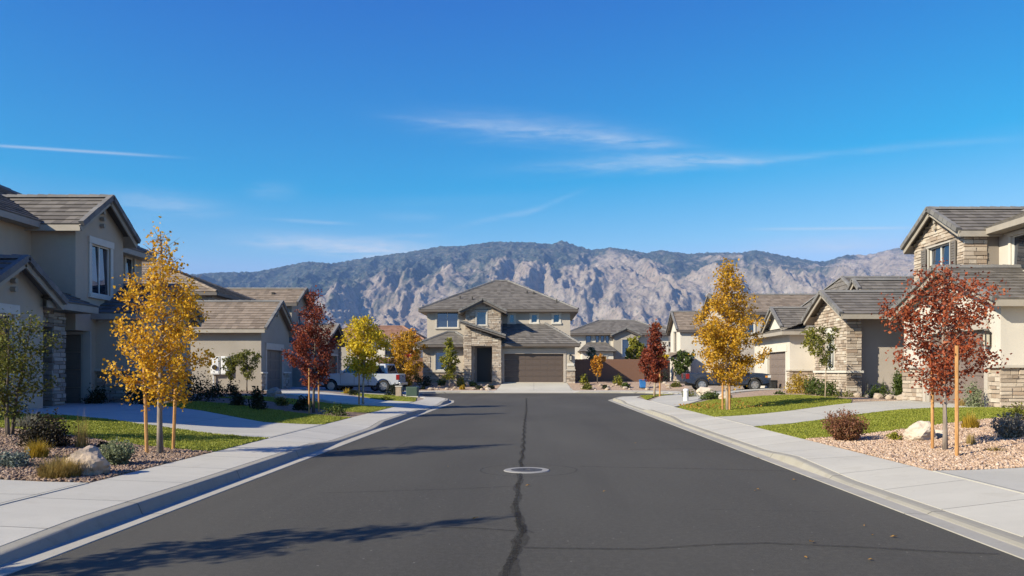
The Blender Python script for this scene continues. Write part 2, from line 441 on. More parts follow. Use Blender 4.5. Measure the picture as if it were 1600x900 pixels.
def zg_np(x, y):
    d = edge_dist(x, y)
    t = np.clip((d - 1.6) / 6.5, 0, 1); s = t * t * (3 - 2 * t)
    amp = .34 + .25 * np.clip((np.asarray(y, float) - 58) / 3, 0, 1)
    return .16 + amp * s
def zg(x, y): return float(zg_np(x, y)[0])
def foot(px, py):
    """the place on the yard that the photo shows at (px, py)"""
    z = .3
    for _ in range(12):
        Y = (EYE - z) * FOC / (py - VY); X = (px - VX) / FOC * Y; z = zg(X, Y)
    return Vector((X, Y, z))

def drape(name, poly, off, mat, step=.7, kind='structure', thick=.05, extra=None):
    bm = bmesh.new()
    vs = [bm.verts.new((x, y, 0)) for x, y in poly]
    bm.faces.new(vs)
    xs = [p[0] for p in poly]; ys = [p[1] for p in poly]
    for lo, hi, no in ((min(xs), max(xs), (1, 0, 0)), (min(ys), max(ys), (0, 1, 0))):
        k = math.ceil(lo / step)
        while k * step < hi:
            co = Vector(no) * (k * step)
            bmesh.ops.bisect_plane(bm, geom=bm.verts[:] + bm.edges[:] + bm.faces[:], plane_co=co, plane_no=no)
            k += 1
    co = np.array([v.co[:] for v in bm.verts]); z = zg_np(co[:, 0], co[:, 1]) + off
    for v, h in zip(bm.verts, z): v.co.z = h
    bmesh.ops.recalc_face_normals(bm, faces=bm.faces)
    if sum(f.normal.z for f in bm.faces) < 0: bmesh.ops.reverse_faces(bm, faces=bm.faces)
    bd = [e for e in bm.edges if e.is_boundary]
    if thick:
        r = bmesh.ops.extrude_edge_only(bm, edges=bd)
        for v in [g for g in r['geom'] if isinstance(g, bmesh.types.BMVert)]: v.co.z -= thick
    bmesh.ops.triangulate(bm, faces=bm.faces)
    if extra is not None:
        me = bpy.data.meshes.new(name); bm.to_mesh(me); bm.free()
        v = np.array([p.co[:] for p in me.vertices]); f = np.array([tuple(p.vertices) for p in me.polygons])
        ev, ef = extra
        nv = np.vstack([v, ev]); nf = np.vstack([f, ef + len(v)])
        o = np_obj(name, nv, nf, mat)
        mi = np.zeros(len(nf), np.int32); mi[len(f):] = 1
        o.data.polygons.foreach_set('material_index', mi)
        o['kind'] = kind
        return o
    me = bpy.data.meshes.new(name); bm.to_mesh(me); bm.free()
    o = link(name, me, mat); o['kind'] = kind
    return o

def inpoly(px, py, poly):
    ins = np.zeros(px.shape, bool)
    for (x1, y1), (x2, y2) in zip(poly, poly[1:] + poly[:1]):
        c = ((y1 > py) != (y2 > py)) & (px < (x2 - x1) * (py - y1) / (y2 - y1 + 1e-12) + x1)
        ins ^= c
    return ins
def scatter(poly, n, rng, holes=()):
    a = np.array(poly); lo, hi = a.min(0), a.max(0)
    p = lo + rng.random((n, 2)) * (hi - lo)
    k = inpoly(p[:, 0], p[:, 1], poly)
    for h in holes: k &= ~inpoly(p[:, 0], p[:, 1], h)
    return p[k]

def unit(a): return a / (np.linalg.norm(a, axis=-1, keepdims=True) + 1e-9)
def leaves_np(c, size, rng, up=0.0, wid=.42, fold=.14):
    """one folded four-corner leaf per centre"""
    n = len(c); s = (size * rng.uniform(.65, 1.3, n))[:, None]
    d = rng.normal(size=(n, 3)); d[:, 2] += up; d = unit(d)
    w = unit(np.cross(d, rng.normal(size=(n, 3)))); nn = np.cross(d, w)
    b = c - d * s * .5; tip = c + d * s * .5
    l = c + w * s * wid + nn * s * fold; r = c - w * s * wid + nn * s * fold
    v = np.stack([b, l, tip, r], 1).reshape(-1, 3)
    k = np.arange(n)[:, None] * 4
    f = np.concatenate([k + [0, 1, 2], k + [0, 2, 3]], 1).reshape(-1, 3)
    return v, f
def blades_np(base, h, w, rng, lean=.35, segs=1, dirs=None):
    """thin arched blades that rise from the base points"""
    n = len(base); h = (h * rng.uniform(.55, 1.15, n))[:, None]
    az = rng.uniform(0, 2 * np.pi, n)
    d = np.stack([np.cos(az), np.sin(az), np.zeros(n)], 1) if dirs is None else dirs
    sd = np.stack([-d[:, 1], d[:, 0], np.zeros(n)], 1) * (w / 2)
    ln = (lean * rng.uniform(.2, 1.3, n))[:, None]
    up = np.array([0, 0, 1.0])
    m = base + up * h * .55 + d * h * ln * .35
    t = base + up * h * (1 - .25 * ln) + d * h * ln
    v = np.stack([base - sd, base + sd, m + sd * .8, m - sd * .8, t], 1).reshape(-1, 3)
    k = np.arange(n)[:, None] * 5
    f = np.concatenate([k + [0, 1, 2], k + [0, 2, 3], k + [3, 2, 4]], 1).reshape(-1, 3)
    return v, f
# ------------------------------------------------------------------ camera
cam = bpy.data.cameras.new('camera'); co = bpy.data.objects.new('camera', cam); COL.objects.link(co)
co.location = (0, 0, EYE); co.rotation_euler = (R(90), 0, 0)
cam.sensor_width = 36; cam.lens = 36 * FOC / 1600
cam.shift_x = -(VX - 800) / 1600; cam.shift_y = (VY - 450) / 1600
cam.clip_start = .1; cam.clip_end = 60000
SC.camera = co

# ------------------------------------------------------------------ sun and sky
SUN_EL = 30.0
sdir = Vector((-.848 * math.cos(R(SUN_EL)), -.530 * math.cos(R(SUN_EL)), math.sin(R(SUN_EL)))).normalized()
sl = bpy.data.lights.new('sun', 'SUN'); so = bpy.data.objects.new('sun', sl); COL.objects.link(so)
sl.energy = 5.0; sl.angle = R(.5); sl.color = (1, .915, .735)
so.rotation_euler = (-sdir).to_track_quat('-Z', 'Y').to_euler(); so.location = (-60, -40, 60)

w = bpy.data.worlds.new('World'); SC.world = w; w.use_nodes = True
t = w.node_tree; t.nodes.clear()
wo = t.nodes.new('ShaderNodeOutputWorld'); bg = t.nodes.new('ShaderNodeBackground')
sky = t.nodes.new('ShaderNodeTexSky'); sky.sky_type = 'NISHITA'; sky.sun_disc = False
sky.sun_elevation = R(SUN_EL); sky.sun_rotation = math.atan2(sdir.x, sdir.y) % (2 * math.pi)
sky.altitude = 1200; sky.air_density = 1.0; sky.dust_density = .25; sky.ozone_density = 3.0
hs = t.nodes.new('ShaderNodeHueSaturation'); hs.inputs['Saturation'].default_value = 1.28; hs.inputs['Hue'].default_value = .497
t.links.new(sky.outputs[0], hs.inputs['Color'])
vm = t.nodes.new('ShaderNodeVectorMath'); vm.operation = 'MULTIPLY_ADD'      # deepen the desert blue
vm.inputs[1].default_value = (3.7, 1.85, 1.05); vm.inputs[2].default_value = (-2.9, -1.06, 1.72)
t.links.new(hs.outputs[0], vm.inputs[0])
vx = t.nodes.new('ShaderNodeVectorMath'); vx.operation = 'MAXIMUM'; vx.inputs[1].default_value = (.02, .1, .1); t.links.new(vm.outputs[0], vx.inputs[0])
sc_ = t.nodes.new('ShaderNodeSeparateColor'); t.links.new(vx.outputs[0], sc_.inputs[0])
cc_ = t.nodes.new('ShaderNodeCombineColor'); t.links.new(sc_.outputs[2], cc_.inputs[2])
t.links.new(math_n(t, 'MINIMUM', sc_.outputs[0], math_n(t, 'MULTIPLY', sc_.outputs[2], .42)), cc_.inputs[0])
t.links.new(math_n(t, 'MINIMUM', sc_.outputs[1], math_n(t, 'MULTIPLY', sc_.outputs[2], .68)), cc_.inputs[1])
g = t.nodes.new('ShaderNodeTexCoord').outputs['Generated']
sp = t.nodes.new('ShaderNodeSeparateXYZ'); t.links.new(g, sp.inputs[0])
ay = math_n(t, 'MAXIMUM', sp.outputs[1], .05)
U = math_n(t, 'DIVIDE', sp.outputs[0], ay); V = math_n(t, 'DIVIDE', sp.outputs[2], ay)
cu = t.nodes.new('ShaderNodeCombineXYZ'); t.links.new(U, cu.inputs[0]); t.links.new(V, cu.inputs[1])
# high cirrus: each streak is (azimuth and height of its middle, half length, half width, tilt, strength, grain)
def pxu(x, y): return ((x - VX) / FOC, (VY - y) / FOC)
streaks = [  # x0,y0,x1,y1, halfwidth px, strength, grain
    (-60, 224, 250, 244, 2.2, .42, 0), (690, 188, 1020, 220, 18, .50, 1), (840, 208, 1060, 226, 7, .40, 1), (850, 262, 1200, 248, 11, .58, 1),
    (960, 243, 1180, 252, 5, .35, 1), (1180, 252, 1440, 228, 5, .26, 1), (1400, 228, 1620, 216, 6, .14, 1), (400, 372, 690, 390, 12, .95, 1), (430, 386, 660, 396, 9, .70, 1),
    (600, 370, 690, 368, 4, .30, 1), (170, 310, 345, 328, 14, .48, 1), (725, 352, 840, 326, 4, .26, 1), (820, 334, 910, 298, 4, .16, 1), (1180, 358, 1430, 356, 2.2, .38, 0),
    (420, 343, 540, 349, 2.6, .42, 1), (390, 298, 460, 297, 10, .22, 1), (590, 336, 690, 340, 6, .14, 1), (1170, 390, 1440, 376, 16, .55, 1), (610, 183, 760, 200, 5, .2, 1), (560, 320, 840, 310, 10, .05, 1)]
def noise_w(sx, sy, rot, det=6):
    return noise_n(t, 1.0, det, mapping(t, cu.outputs[0], (sx, sy, 1), (0, 0, rot)), .6, .5).outputs[0]
n1 = noise_w(9, 70, R(-3)); n2 = noise_w(34, 150, R(4))
gr = ramp(t, [(.30, (0, 0, 0)), (.72, (1, 1, 1))], math_n(t, 'ADD', math_n(t, 'MULTIPLY', n1, .6), math_n(t, 'MULTIPLY', n2, .4))).outputs[0]
acc = None
for x0, y0, x1, y1, hw, st, gk in streaks:
    (u0, v0), (u1, v1) = pxu(x0, y0), pxu(x1, y1)
    cx, cy = (u0 + u1) / 2, (v0 + v1) / 2; L = math.hypot(u1 - u0, v1 - v0) / 2; an = math.atan2(v1 - v0, u1 - u0); W = hw / FOC
    du = math_n(t, 'SUBTRACT', U, cx); dv = math_n(t, 'SUBTRACT', V, cy)
    a = math_n(t, 'ADD', math_n(t, 'MULTIPLY', du, math.cos(an) / L), math_n(t, 'MULTIPLY', dv, math.sin(an) / L))
    b = math_n(t, 'ADD', math_n(t, 'MULTIPLY', du, -math.sin(an) / W), math_n(t, 'MULTIPLY', dv, math.cos(an) / W))
    if gk: b = math_n(t, 'ADD', b, math_n(t, 'MULTIPLY', math_n(t, 'SUBTRACT', n1, .5), 2.2))
    a2 = math_n(t, 'POWER', math_n(t, 'ABSOLUTE', a), 4.0 if not gk else 2.5); b2 = math_n(t, 'MULTIPLY', b, b)
    e = math_n(t, 'EXPONENT', math_n(t, 'MULTIPLY', math_n(t, 'ADD', a2, b2), -1.0))
    e = math_n(t, 'MULTIPLY', e, st)
    if gk: e = math_n(t, 'MULTIPLY', e, gr)
    acc = e if acc is None else math_n(t, 'ADD', acc, e)
acc = math_n(t, 'MINIMUM', math_n(t, 'MULTIPLY', acc, 1.05), .8)
acc = math_n(t, 'MULTIPLY', acc, math_n(t, 'GREATER_THAN', sp.outputs[1], .06))
cloudcol = mix(t, cc_.outputs[0], (6.6, 7.2, 7.8), acc)
t.links.new(cloudcol, bg.inputs[0]); bg.inputs[1].default_value = .068
t.links.new(bg.outputs[0], wo.inputs[0])

SC.view_settings.view_transform = 'Standard'; SC.view_settings.look = 'None'
SC.view_settings.exposure = .8; SC.view_settings.gamma = 1
SC.view_settings.use_curve_mapping = False
SC.render.engine = 'CYCLES'
SC.cycles.use_denoising = True
SC.cycles.max_bounces = 6; SC.cycles.diffuse_bounces = 3; SC.cycles.glossy_bounces = 2; SC.cycles.transmission_bounces = 2; SC.cycles.volume_bounces = 0
SC.cycles.caustics_reflective = False; SC.cycles.caustics_refractive = False

# ------------------------------------------------------------------ ground and mountains
rng = np.random.default_rng(5)
PERM = np.random.default_rng(11).permutation(4096)
def perlin(x, y):
    xi = np.floor(x).astype(int); yi = np.floor(y).astype(int); xf = x - xi; yf = y - yi
    def gr_(ix, iy, dx, dy):
        h = PERM[(PERM[ix & 4095] + iy) & 4095]; a = h * (2 * np.pi / 4096)
        return np.cos(a) * dx + np.sin(a) * dy
    u = xf ** 3 * (xf * (xf * 6 - 15) + 10); v = yf ** 3 * (yf * (yf * 6 - 15) + 10)
    a = gr_(xi, yi, xf, yf); b = gr_(xi + 1, yi, xf - 1, yf); c = gr_(xi, yi + 1, xf, yf - 1); d = gr_(xi + 1, yi + 1, xf - 1, yf - 1)
    return (a * (1 - u) + b * u) * (1 - v) + (c * (1 - u) + d * u) * v
def fbm(x, y, o=5):
    s = 0; a = .5
    for i in range(o): s = s + a * perlin(x * 2 ** i + 17.3 * i, y * 2 ** i + 9.1 * i); a *= .5
    return s
def ridged(x, y, o=6, gain=.55):
    s = 0; a = .5; wgt = 1
    for i in range(o):
        n = 1 - np.abs(perlin(x * 2.03 ** i + 31.7 * i, y * 2.03 ** i + 5.9 * i)) * 1.9
        n = np.clip(n, 0, 1) ** 2 * wgt; s = s + a * n; wgt = np.clip(n * 1.8, 0, 1); a *= gain
    return s

def mountains():
    N, Mr = 1400, 500
    u = np.linspace(-.98, .98, N)
    q = np.linspace(0, 1, Mr)
    Y = np.interp(q, [0, .08, .88, 1], [700, 3300, 7500, 9300])
    UU, YY = np.meshgrid(u, Y); X = UU * YY
    sk = [(-700, 470), (-300, 450), (-100, 440), (0, 434), (200, 430), (300, 428), (340, 425), (400, 424), (450, 414), (480, 408), (520, 411), (560, 404), (600, 398), (640, 393), (690, 384), (720, 384), (770, 377), (830, 378), (862, 381), (878, 375), (900, 383), (925, 390), (955, 386), (985, 390), (1010, 395), (1030, 390), (1075, 396), (1110, 394), (1160, 394), (1180, 390), (1215, 397), (1270, 407), (1290, 408), (1320, 398), (1360, 397), (1400, 387), (1440, 385), (1500, 396), (1700, 405), (2000, 430), (2400, 460)]
    S = np.interp(u * FOC + VX, [p[0] for p in sk], [VY - p[1] for p in sk]) / FOC
    ph = u * 6
    Yr = 6900 + 500 * fbm(ph, ph * 0 + 3.3, 3)
    zr = S * Yr
    baj = 185 * np.clip((YY - 700) / 3100, 0, 1.6) ** 1.7 + 5 * fbm(X / 180, YY / 180, 4) * np.clip((YY - 700) / 800, 0, 1)
    Y0 = 3600 + 700 * fbm(X / 1500, YY / 4000 + 7, 3)
    tt = np.clip((YY - Y0) / (Yr[None] - Y0), 0, 1.5)
    t1 = np.clip(tt, 0, 1); env = t1 ** 1.7 * .75 + t1 * .25
    fall = np.clip((tt - 1) / .5, 0, 1)
    wx = X + 260 * fbm(X / 900, YY / 900, 4); wy = YY + 260 * fbm(X / 900 + 40, YY / 900 + 3, 4)
    sp1 = ridged(wx / 760, wy / 2700, 6, .50)
    sp2 = ridged(wx / 270 + 9, wy / 900, 6, .52)
    amp = np.clip(t1 * 3.2, 0, 1) * (1 - .9 * t1 ** 2)
    z = baj * (1 - .4 * env) + (zr[None] - 185 * .6) * env * (1 - .5 * fall)
    z = z + (sp1 - .45) * 360 * amp + (sp2 - .4) * 150 * amp * (1 - .35 * t1) + (54 * (ridged(wx / 105, wy / 240, 5, .62) - .4) + 15 * (ridged(wx / 47, wy / 55, 3, .7) - .4)) * np.clip(t1 * 5, 0, 1) * (1 - .55 * t1)
    z = np.maximum(z, baj * .9)
    mx = (z / YY).max(0); r = S / mx
    kk = np.exp(-.5 * (np.arange(-45, 46) / 2.2) ** 2); kk /= kk.sum()
    r = np.convolve(np.pad(r, 45, mode='edge'), kk, 'valid')
    blend = np.clip((YY - 3000) / 1500, 0, 1)
    z = z * (1 + (r[None] - 1) * blend)
    hf = z / zr[None]
    thr = np.interp(u * FOC + VX, [-200, 300, 560, 760, 950, 1250, 1330, 1600], [.22, .25, .40, .58, .70, .68, .95, 1.0])
    veg = np.clip((hf + .50 * fbm(wx / 420, wy / 900, 5) + .40 * fbm(wx / 60, wy / 110, 4) - .22 * (sp2 - .4) - thr[None]) / .19, 0, 1)
    v = np.stack([X, YY, z - 1.0], -1).reshape(-1, 3)
    i = np.arange(Mr - 1)[:, None] * N + np.arange(N - 1)[None]
    i = i.ravel(); f = np.concatenate([np.stack([i, i + 1, i + N + 1], 1), np.stack([i, i + N + 1, i + N], 1)])
    m, t, b, o = nt_new('mountain_rock')
    oc = objc(t); at = t.nodes.new('ShaderNodeAttribute'); at.attribute_name = 'veg'
    n = noise_n(t, .011, 6, oc, .7); n2 = noise_n(t, .034, 6, oc, .75); n3 = noise_n(t, .0016, 4, oc)
    c = ramp(t, [(.3, (.19, .152, .118)), (.5, (.28, .232, .184)), (.68, (.41, .35, .285))], n.outputs[0]).outputs[0]
    c = mix(t, c, (.30, .22, .16), math_n(t, 'MULTIPLY', ramp(t, [(.4, (0, 0, 0)), (.7, (1, 1, 1))], n3.outputs[0]).outputs[0], .4))
    scrub = ramp(t, [(.53, (0, 0, 0)), (.60, (1, 1, 1))], n2.outputs[0]).outputs[0]
    c = mix(t, c, (.085, .09, .07), math_n(t, 'MULTIPLY', scrub, .75))
    f2 = math_n(t, 'MULTIPLY', at.outputs['Fac'], ramp(t, [(.28, (.25, .25, .25)), (.5, (1, 1, 1))], n2.outputs[0]).outputs[0])
    c = mix(t, c, (.035, .048, .036), f2)
    t.links.new(c, b.inputs['Base Color']); b.inputs['Roughness'].default_value = 1; b.inputs['Specular IOR Level'].default_value = 0
    bump(t, b, n2.outputs[0], .9, 14)
    ob = np_obj('mountains', v, f, m, smooth=True)
    a = ob.data.attributes.new('veg', 'FLOAT', 'POINT'); a.data.foreach_set('value', veg.ravel().astype(np.float32))
    ob['kind'] = 'structure'
mountains()

gm = MB(); B_ = 15000
gm.face([(-11400, -2400, -.06), (11400, -2400, -.06), (11400, 9700, -.06), (-11400, 9700, -.06)])
gm.build('ground', M['soil'])['kind'] = 'structure'

# ------------------------------------------------------------------ road, kerb, pavement
rd = MB(); rd.face([(x, y, 0) for x, y in reversed(EDGE)])
bm = bmesh.new(); road_me = bpy.data.meshes.new('road')
f = bm.faces.new([bm.verts.new((x, y, 0)) for x, y in EDGE]); bmesh.ops.triangulate(bm, faces=bm.faces[:])
for q in bm.faces:
    if q.normal.z < 0: q.normal_flip()
bm.to_mesh(road_me); bm.free()
road = link('road', road_me, M['asphalt']); road['kind'] = 'structure'

def kerb_h(x, y):
    full = .125
    def dip(y0, y1, lo=.035, ramp_=1.7):
        d = max(y0 - y, y - y1, 0); return lo + (full - lo) * min(1, d / ramp_) ** 1.0
    h = full
    if y < 59.5:
        if x < 0:
            h = min(h, dip(-50, 6.4, .07), dip(18.2, 22.3), dip(33, 38), dip(48.6, 54.5))
        else:
            h = min(h, dip(-50, 11.6, .03, 2.6), dip(15.8, 24.6, .045, 1.8), dip(33, 39.5), dip(50, 54))
    elif -3.4 < x < 3.4: h = .035
    return h
def sweep(name, prof, mat, smooth=False):
    rows = []
    for i, p in enumerate(EDGE_F):
        a = EDGE_F[max(i - 1, 0)]; b = EDGE_F[min(i + 1, len(EDGE_F) - 1)]
        tx, ty = b[0] - a[0], b[1] - a[1]; l = math.hypot(tx, ty); nx, ny = -ty / l, tx / l
        rows.append([(p[0] + nx * d, p[1] + ny * d, z) for d, z in prof(kerb_h(*p))])
    mb = MB(); k = len(rows[0]); vs = [v for r_ in rows for v in r_]
    fs = []
    for i in range(len(rows) - 1):
        for j in range(k - 1):
            fs.append((i * k + j, (i + 1) * k + j, (i + 1) * k + j + 1, i * k + j + 1))
    mb.mesh(vs, fs)
    o = mb.build(name, mat, smooth=smooth, recalc=False); o['kind'] = 'structure'
    if o.data.polygons[0].normal.z < 0: o.data.flip_normals()
    return o
sweep('gutter', lambda h: [(-.012, -.02), (-.005, .004), (.0, .008), (.245, -.004), (.27, .002)], M['gutter'])
sweep('kerb', lambda h: [(.255, -.03), (.262, .004), (.285, h * .45 + .002), (.305, h * .86), (.325, h - .004), (.35, h), (.455, h + .002), (.455, h - .03)], M['kerb'])
sweep('pavement', lambda h: [(.474, h - .03), (.480, h + .001), (.80, h + (.165 - h) * .3), (1.2, h + (.165 - h) * .66), (1.585, .165), (1.6, .13)], M['walk'])

# crack sealing on the asphalt
def tar(pts, wd, jitter=.25, seed=0, z=.004):
    rr = random.Random(seed); P = resample(pts, .09); l = []; r_ = []
    ph = rr.random() * 9
    for i, p in enumerate(P):
        a = P[max(i - 1, 0)]; b = P[min(i + 1, len(P) - 1)]
        tx, ty = b[0] - a[0], b[1] - a[1]; L = math.hypot(tx, ty) + 1e-9
        ww = wd / 2 * (1 + jitter * rr.uniform(-1, 1)); of = .25 * wd * math.sin(i * .37 + ph)
        l.append((p[0] - ty / L * (ww + of), p[1] + tx / L * (ww + of), z)); r_.append((p[0] + ty / L * (ww - of), p[1] - tx / L * (ww - of), z))
    mb = MB(); n = len(P); mb.mesh(l + r_, [(n + i, n + i + 1, i + 1, i) for i in range(n - 1)])
    return mb
def rp(px, py): Y = EYE * FOC / (py - VY); return ((px - VX) / FOC * Y, Y)
def tar_px(pts, wd, seed, j=.3, z=None):
    o = tar([rp(*p) for p in pts], wd, j, seed, .003 + .0007 * seed).build('crack_sealant', M['tar'], road)
seam = [(823, 622), (822, 640), (820, 665), (817, 700), (815, 722), (812, 742), (808, 775), (806, 800), (812, 818), (819, 830), (808, 845), (798, 870), (790, 905), (780, 960)]
tar_px(seam, .085, 1, .3)
tar_px([(x + (1.5 if i % 2 else -1.5), y) for i, (x, y) in enumerate(seam)], .05, 2, .4)
tar_px([(812, 818), (822, 829), (836, 834)], .05, 13, .5)
tar_px([(806, 800), (814, 822), (818, 842), (808, 868), (802, 905), (797, 960)], .07, 3, .5)
tar_px([(500, 771), (600, 768), (700, 765), (805, 760)], .035, 4)
tar_px([(690, 824), (740, 826), (812, 831)], .05, 5)
tar_px([(818, 857), (900, 858), (1000, 858), (1100, 853), (1200, 849), (1330, 855), (1450, 862), (1560, 866)], .055, 6)
tar_px([(905, 729), (980, 731), (1100, 733), (1240, 737)], .05, 7)
tar_px([(560, 708), (620, 700), (640, 690)], .03, 8)
tar_px([(690, 684), (760, 683), (820, 682)], .05, 9)
tar_px([(985, 704), (1000, 703), (1060, 702), (1130, 703)], .05, 10)
tar_px([(1110, 797), (1200, 799), (1300, 801)], .012, 11)
ring = [rp(828, 735)[0:2]]
cx_, cy_ = 823, 735.3
mcx, mcy = rp(cx_, cy_); mcx -= .0
tar([(mcx + .03 + .78 * math.cos(a), mcy + .78 * math.sin(a)) for a in np.linspace(0, 2 * math.pi, 60)], .028, .25, 12, .012).build('crack_sealant', M['tar'], road)

mh = thing('manhole_cover', 'round iron manhole cover in a pale concrete collar set in the asphalt', 'manhole', (mcx, mcy, 0))
c = MB(); c.lathe([(.255, .013), (.36, .014), (.375, .002)], (mcx, mcy, 0), n=40, cap=False); c.build('collar', m_concrete('manhole_collar', (.27, .26, .24)), mh)
c = MB(); c.lathe([(.0001, .011), (.06, .011), (.062, .016), (.235, .016), (.254, .004)], (mcx, mcy, 0), n=40, cap=False)
for k in range(10):
    a = 2 * math.pi * k / 10
    c.box(mcx + .14 * math.cos(a) - .018, mcx + .14 * math.cos(a) + .018, mcy + .14 * math.sin(a) - .018, mcy + .14 * math.sin(a) + .018, .013, .019)
c.build('lid', M['iron'], mh)

# ------------------------------------------------------------------ yards
out = offset(EDGE, 1.59)
yard = out + [(75, -12), (75, 115), (-75, 115), (-75, -12)]
drape('yard', yard, -.020, M['soil'], step=1.0, thick=0)

LAWN = {}
def lawn(label, poly, dens, h=.036, clip=None):
    n = int(1.5 * dens * (max(p[0] for p in poly) - min(p[0] for p in poly)) * (max(p[1] for p in poly) - min(p[1] for p in poly)))
    p = scatter(poly, n, rng)
    tuft = perlin(p[:, 0] * 2.2, p[:, 1] * 2.2)
    keep = rng.random(len(p)) < .8 + .5 * tuft
    p = p[keep]; tuft = tuft[keep]
    z = zg_np(p[:, 0], p[:, 1]) + .008
    ex = blades_np(np.stack([p[:, 0], p[:, 1], z], 1), h * (1 + .5 * tuft), .016, rng, .8)
    o = drape('lawn', poly, .010, [M['lawnbase'], M['lawn']], extra=ex, kind='stuff')
    tag(o, label, 'lawn'); return o
def driveway(label, poly):
    o = drape('driveway', poly, .014, M['drive'], kind='structure', step=.7); tag(o, label, 'driveway')
def bed(poly, mat, off=.0):
    o = drape('gravel_bed', poly, off, mat, kind='structure'); return o

XL, XR = -5.73, 5.76
L1 = [(XL, 14.4), (XL, 17.3), (-7.7, 18.2), (-9.6, 19.1), (-11.4, 19.9), (-14.5, 21.2), (-14.5, 17.6), (-12.2, 16.6), (-10.4, 16.15), (-9.0, 15.75), (-7.2, 14.95)]
lawn('short green lawn strip behind the left gravel bed with the tall gold tree', L1, 1500)
D1 = [(XL, 17.35), (XL, 21.7), (-7.4, 21.9), (-10, 24.2), (-12.8, 26.2), (-13.9, 28.0), (-15.2, 28.6), (-18.6, 28.4), (-18.6, 26.4), (-14.7, 24.6), (-14.7, 21.3), (-11.5, 19.95), (-9.6, 19.15), (-7.7, 18.25)]
driveway('shaded concrete driveway curving up to the grey two storey house at left', D1)
L2 = [(XL, 21.75), (XL, 25.2), (-7.8, 26.4), (-10.5, 28.2), (-13.2, 29.6), (-13.3, 27.9), (-12.7, 26.3), (-10, 24.3), (-7.4, 22.0)]
lawn('shaded dark lawn beyond the left driveway below the tan garage wall', L2, 900)
L3 = [(XL, 28.3), (XL, 32.8), (-8.5, 33.2), (-13, 36.0), (-13.4, 33.8), (-9.5, 31.0), (-7.4, 28.9)]
lawn('small sunlit lawn under the yellow green tree near the white pickup', L3, 700)
D2 = [(XL, 33.1), (XL, 38.2), (-8, 39.2), (-12.5, 45), (-16.1, 52.4), (-16.1, 47.6), (-13.2, 41), (-8.6, 34.4)]
driveway('narrow concrete driveway leading to the tan gabled garage at left', D2)
L4 = [(XL - .05, 39), (-6.5, 44.5), (-8.4, 47.6), (-11.5, 47.6), (-9.8, 43.5), (-8, 40.2)]
lawn('little lawn at the left bend in front of the white pickup', L4, 350)
D3 = [(-8.55, 50.4), (-9.6, 55.3), (-14.5, 58), (-18, 58), (-18, 50.6), (-12, 50.2)]
driveway('concrete drive under the white pickup at the left bulb of the street', D3)
DN = [(XL, 10.3), (-9, 10.5), (-16, 10.7), (-16, 5.2), (XL, 5.0)]
driveway('nearest concrete driveway at the left edge of the street', DN)

R1 = [(XR, 17.2), (XR, 20.9), (8.5, 22.6), (11, 23.9), (14.1, 24.4), (14.0, 21.3), (11.8, 19.6), (9.6, 18.75), (7.6, 17.95)]
lawn('green lawn behind the pink gravel bed of the near red tree', R1, 1300)
DR1 = [(XR, 20.95), (XR, 25.4), (8.6, 26.7), (11.2, 28.4), (14.3, 30.6), (14.3, 24.6), (11, 24.0), (8.5, 22.7)]
driveway('sunlit concrete driveway between two lawns to the near right garage', DR1)
R2 = [(XR, 25.45), (XR, 32.2), (6.6, 34.6), (8.2, 37.4), (12.6, 37.8), (12.9, 34.5), (12.4, 31.2), (11.3, 28.5), (8.6, 26.8)]
lawn('wide green lawn under the tall conical gold tree at right', R2, 800)
DR2 = [(XR, 32.8), (XR, 39.6), (7.4, 46.5), (9.3, 51.2), (9.4, 55.8), (15.9, 55.8), (15.9, 50.4), (13.3, 47.5), (10, 42.2), (8.0, 38.2), (6.6, 34.8)]
driveway('concrete driveway sweeping up to the dark blue pickup', DR2)
R3 = [(XR + .02, 41), (6.4, 48.2), (8.0, 50.6), (8.9, 50.8), (7.2, 46.7)]
lawn('thin lawn strip at the right bend under the far red tree', R3, 350)
DRN = [(XR, 11.55), (10, 11.75), (18, 12), (18, 5.5), (XR, 5.2)]
driveway('nearest concrete driveway at the right edge of the street', DRN)
DC = [(-3.0, 61.62), (3.1, 61.62), (2.75, 66.48), (-2.6, 66.48)]
driveway('short concrete driveway of the house at the end of the street', DC)

# gravel beds with loose stone
def gravel(label, poly, matbed, matpeb, n, size, clipf):
    o = bed(poly, matbed)
    p = scatter(poly, n, rng); p = p[clipf(p)]
    z = zg_np(p[:, 0], p[:, 1]) + .002
    k = len(p); s = size * rng.uniform(.5, 1.5, k)
    base = np.array([[1, 0, 0], [0, 1, 0], [-1, 0, 0], [0, -1, 0], [0, 0, 1], [0, 0, -1]], float)
    vv = base[None] * (s[:, None, None] * rng.uniform(.6, 1.25, (k, 6, 1))) * np.array([1, 1, .62])
    a = rng.uniform(0, 6.28, k); ca, sa = np.cos(a), np.sin(a)
    tl = rng.normal(0, .35, k)
    x = vv[..., 0] * ca[:, None] - vv[..., 1] * sa[:, None]; y = vv[..., 0] * sa[:, None] + vv[..., 1] * ca[:, None]
    zz = vv[..., 2] + x * tl[:, None]
    v = np.stack([x + p[:, :1], y + p[:, 1:], zz + (z + s * .25)[:, None]], -1).reshape(-1, 3)
    fb = np.array([[0, 1, 4], [1, 2, 4], [2, 3, 4], [3, 0, 4], [1, 0, 5], [2, 1, 5], [3, 2, 5], [0, 3, 5]])
    f = (np.arange(k)[:, None, None] * 6 + fb[None]).reshape(-1, 3)
    g_ = np_obj('gravel', v, f, matpeb); tag(g_, label, 'gravel', kind='stuff')
GL = [(XL - .03, 10.4), (XL - .03, 14.35), (-7.2, 14.9), (-9.0, 15.7), (-10.4, 16.1), (-12.2, 16.55), (-14.5, 17.5), (-14.5, 10.75), (-9, 10.6)]
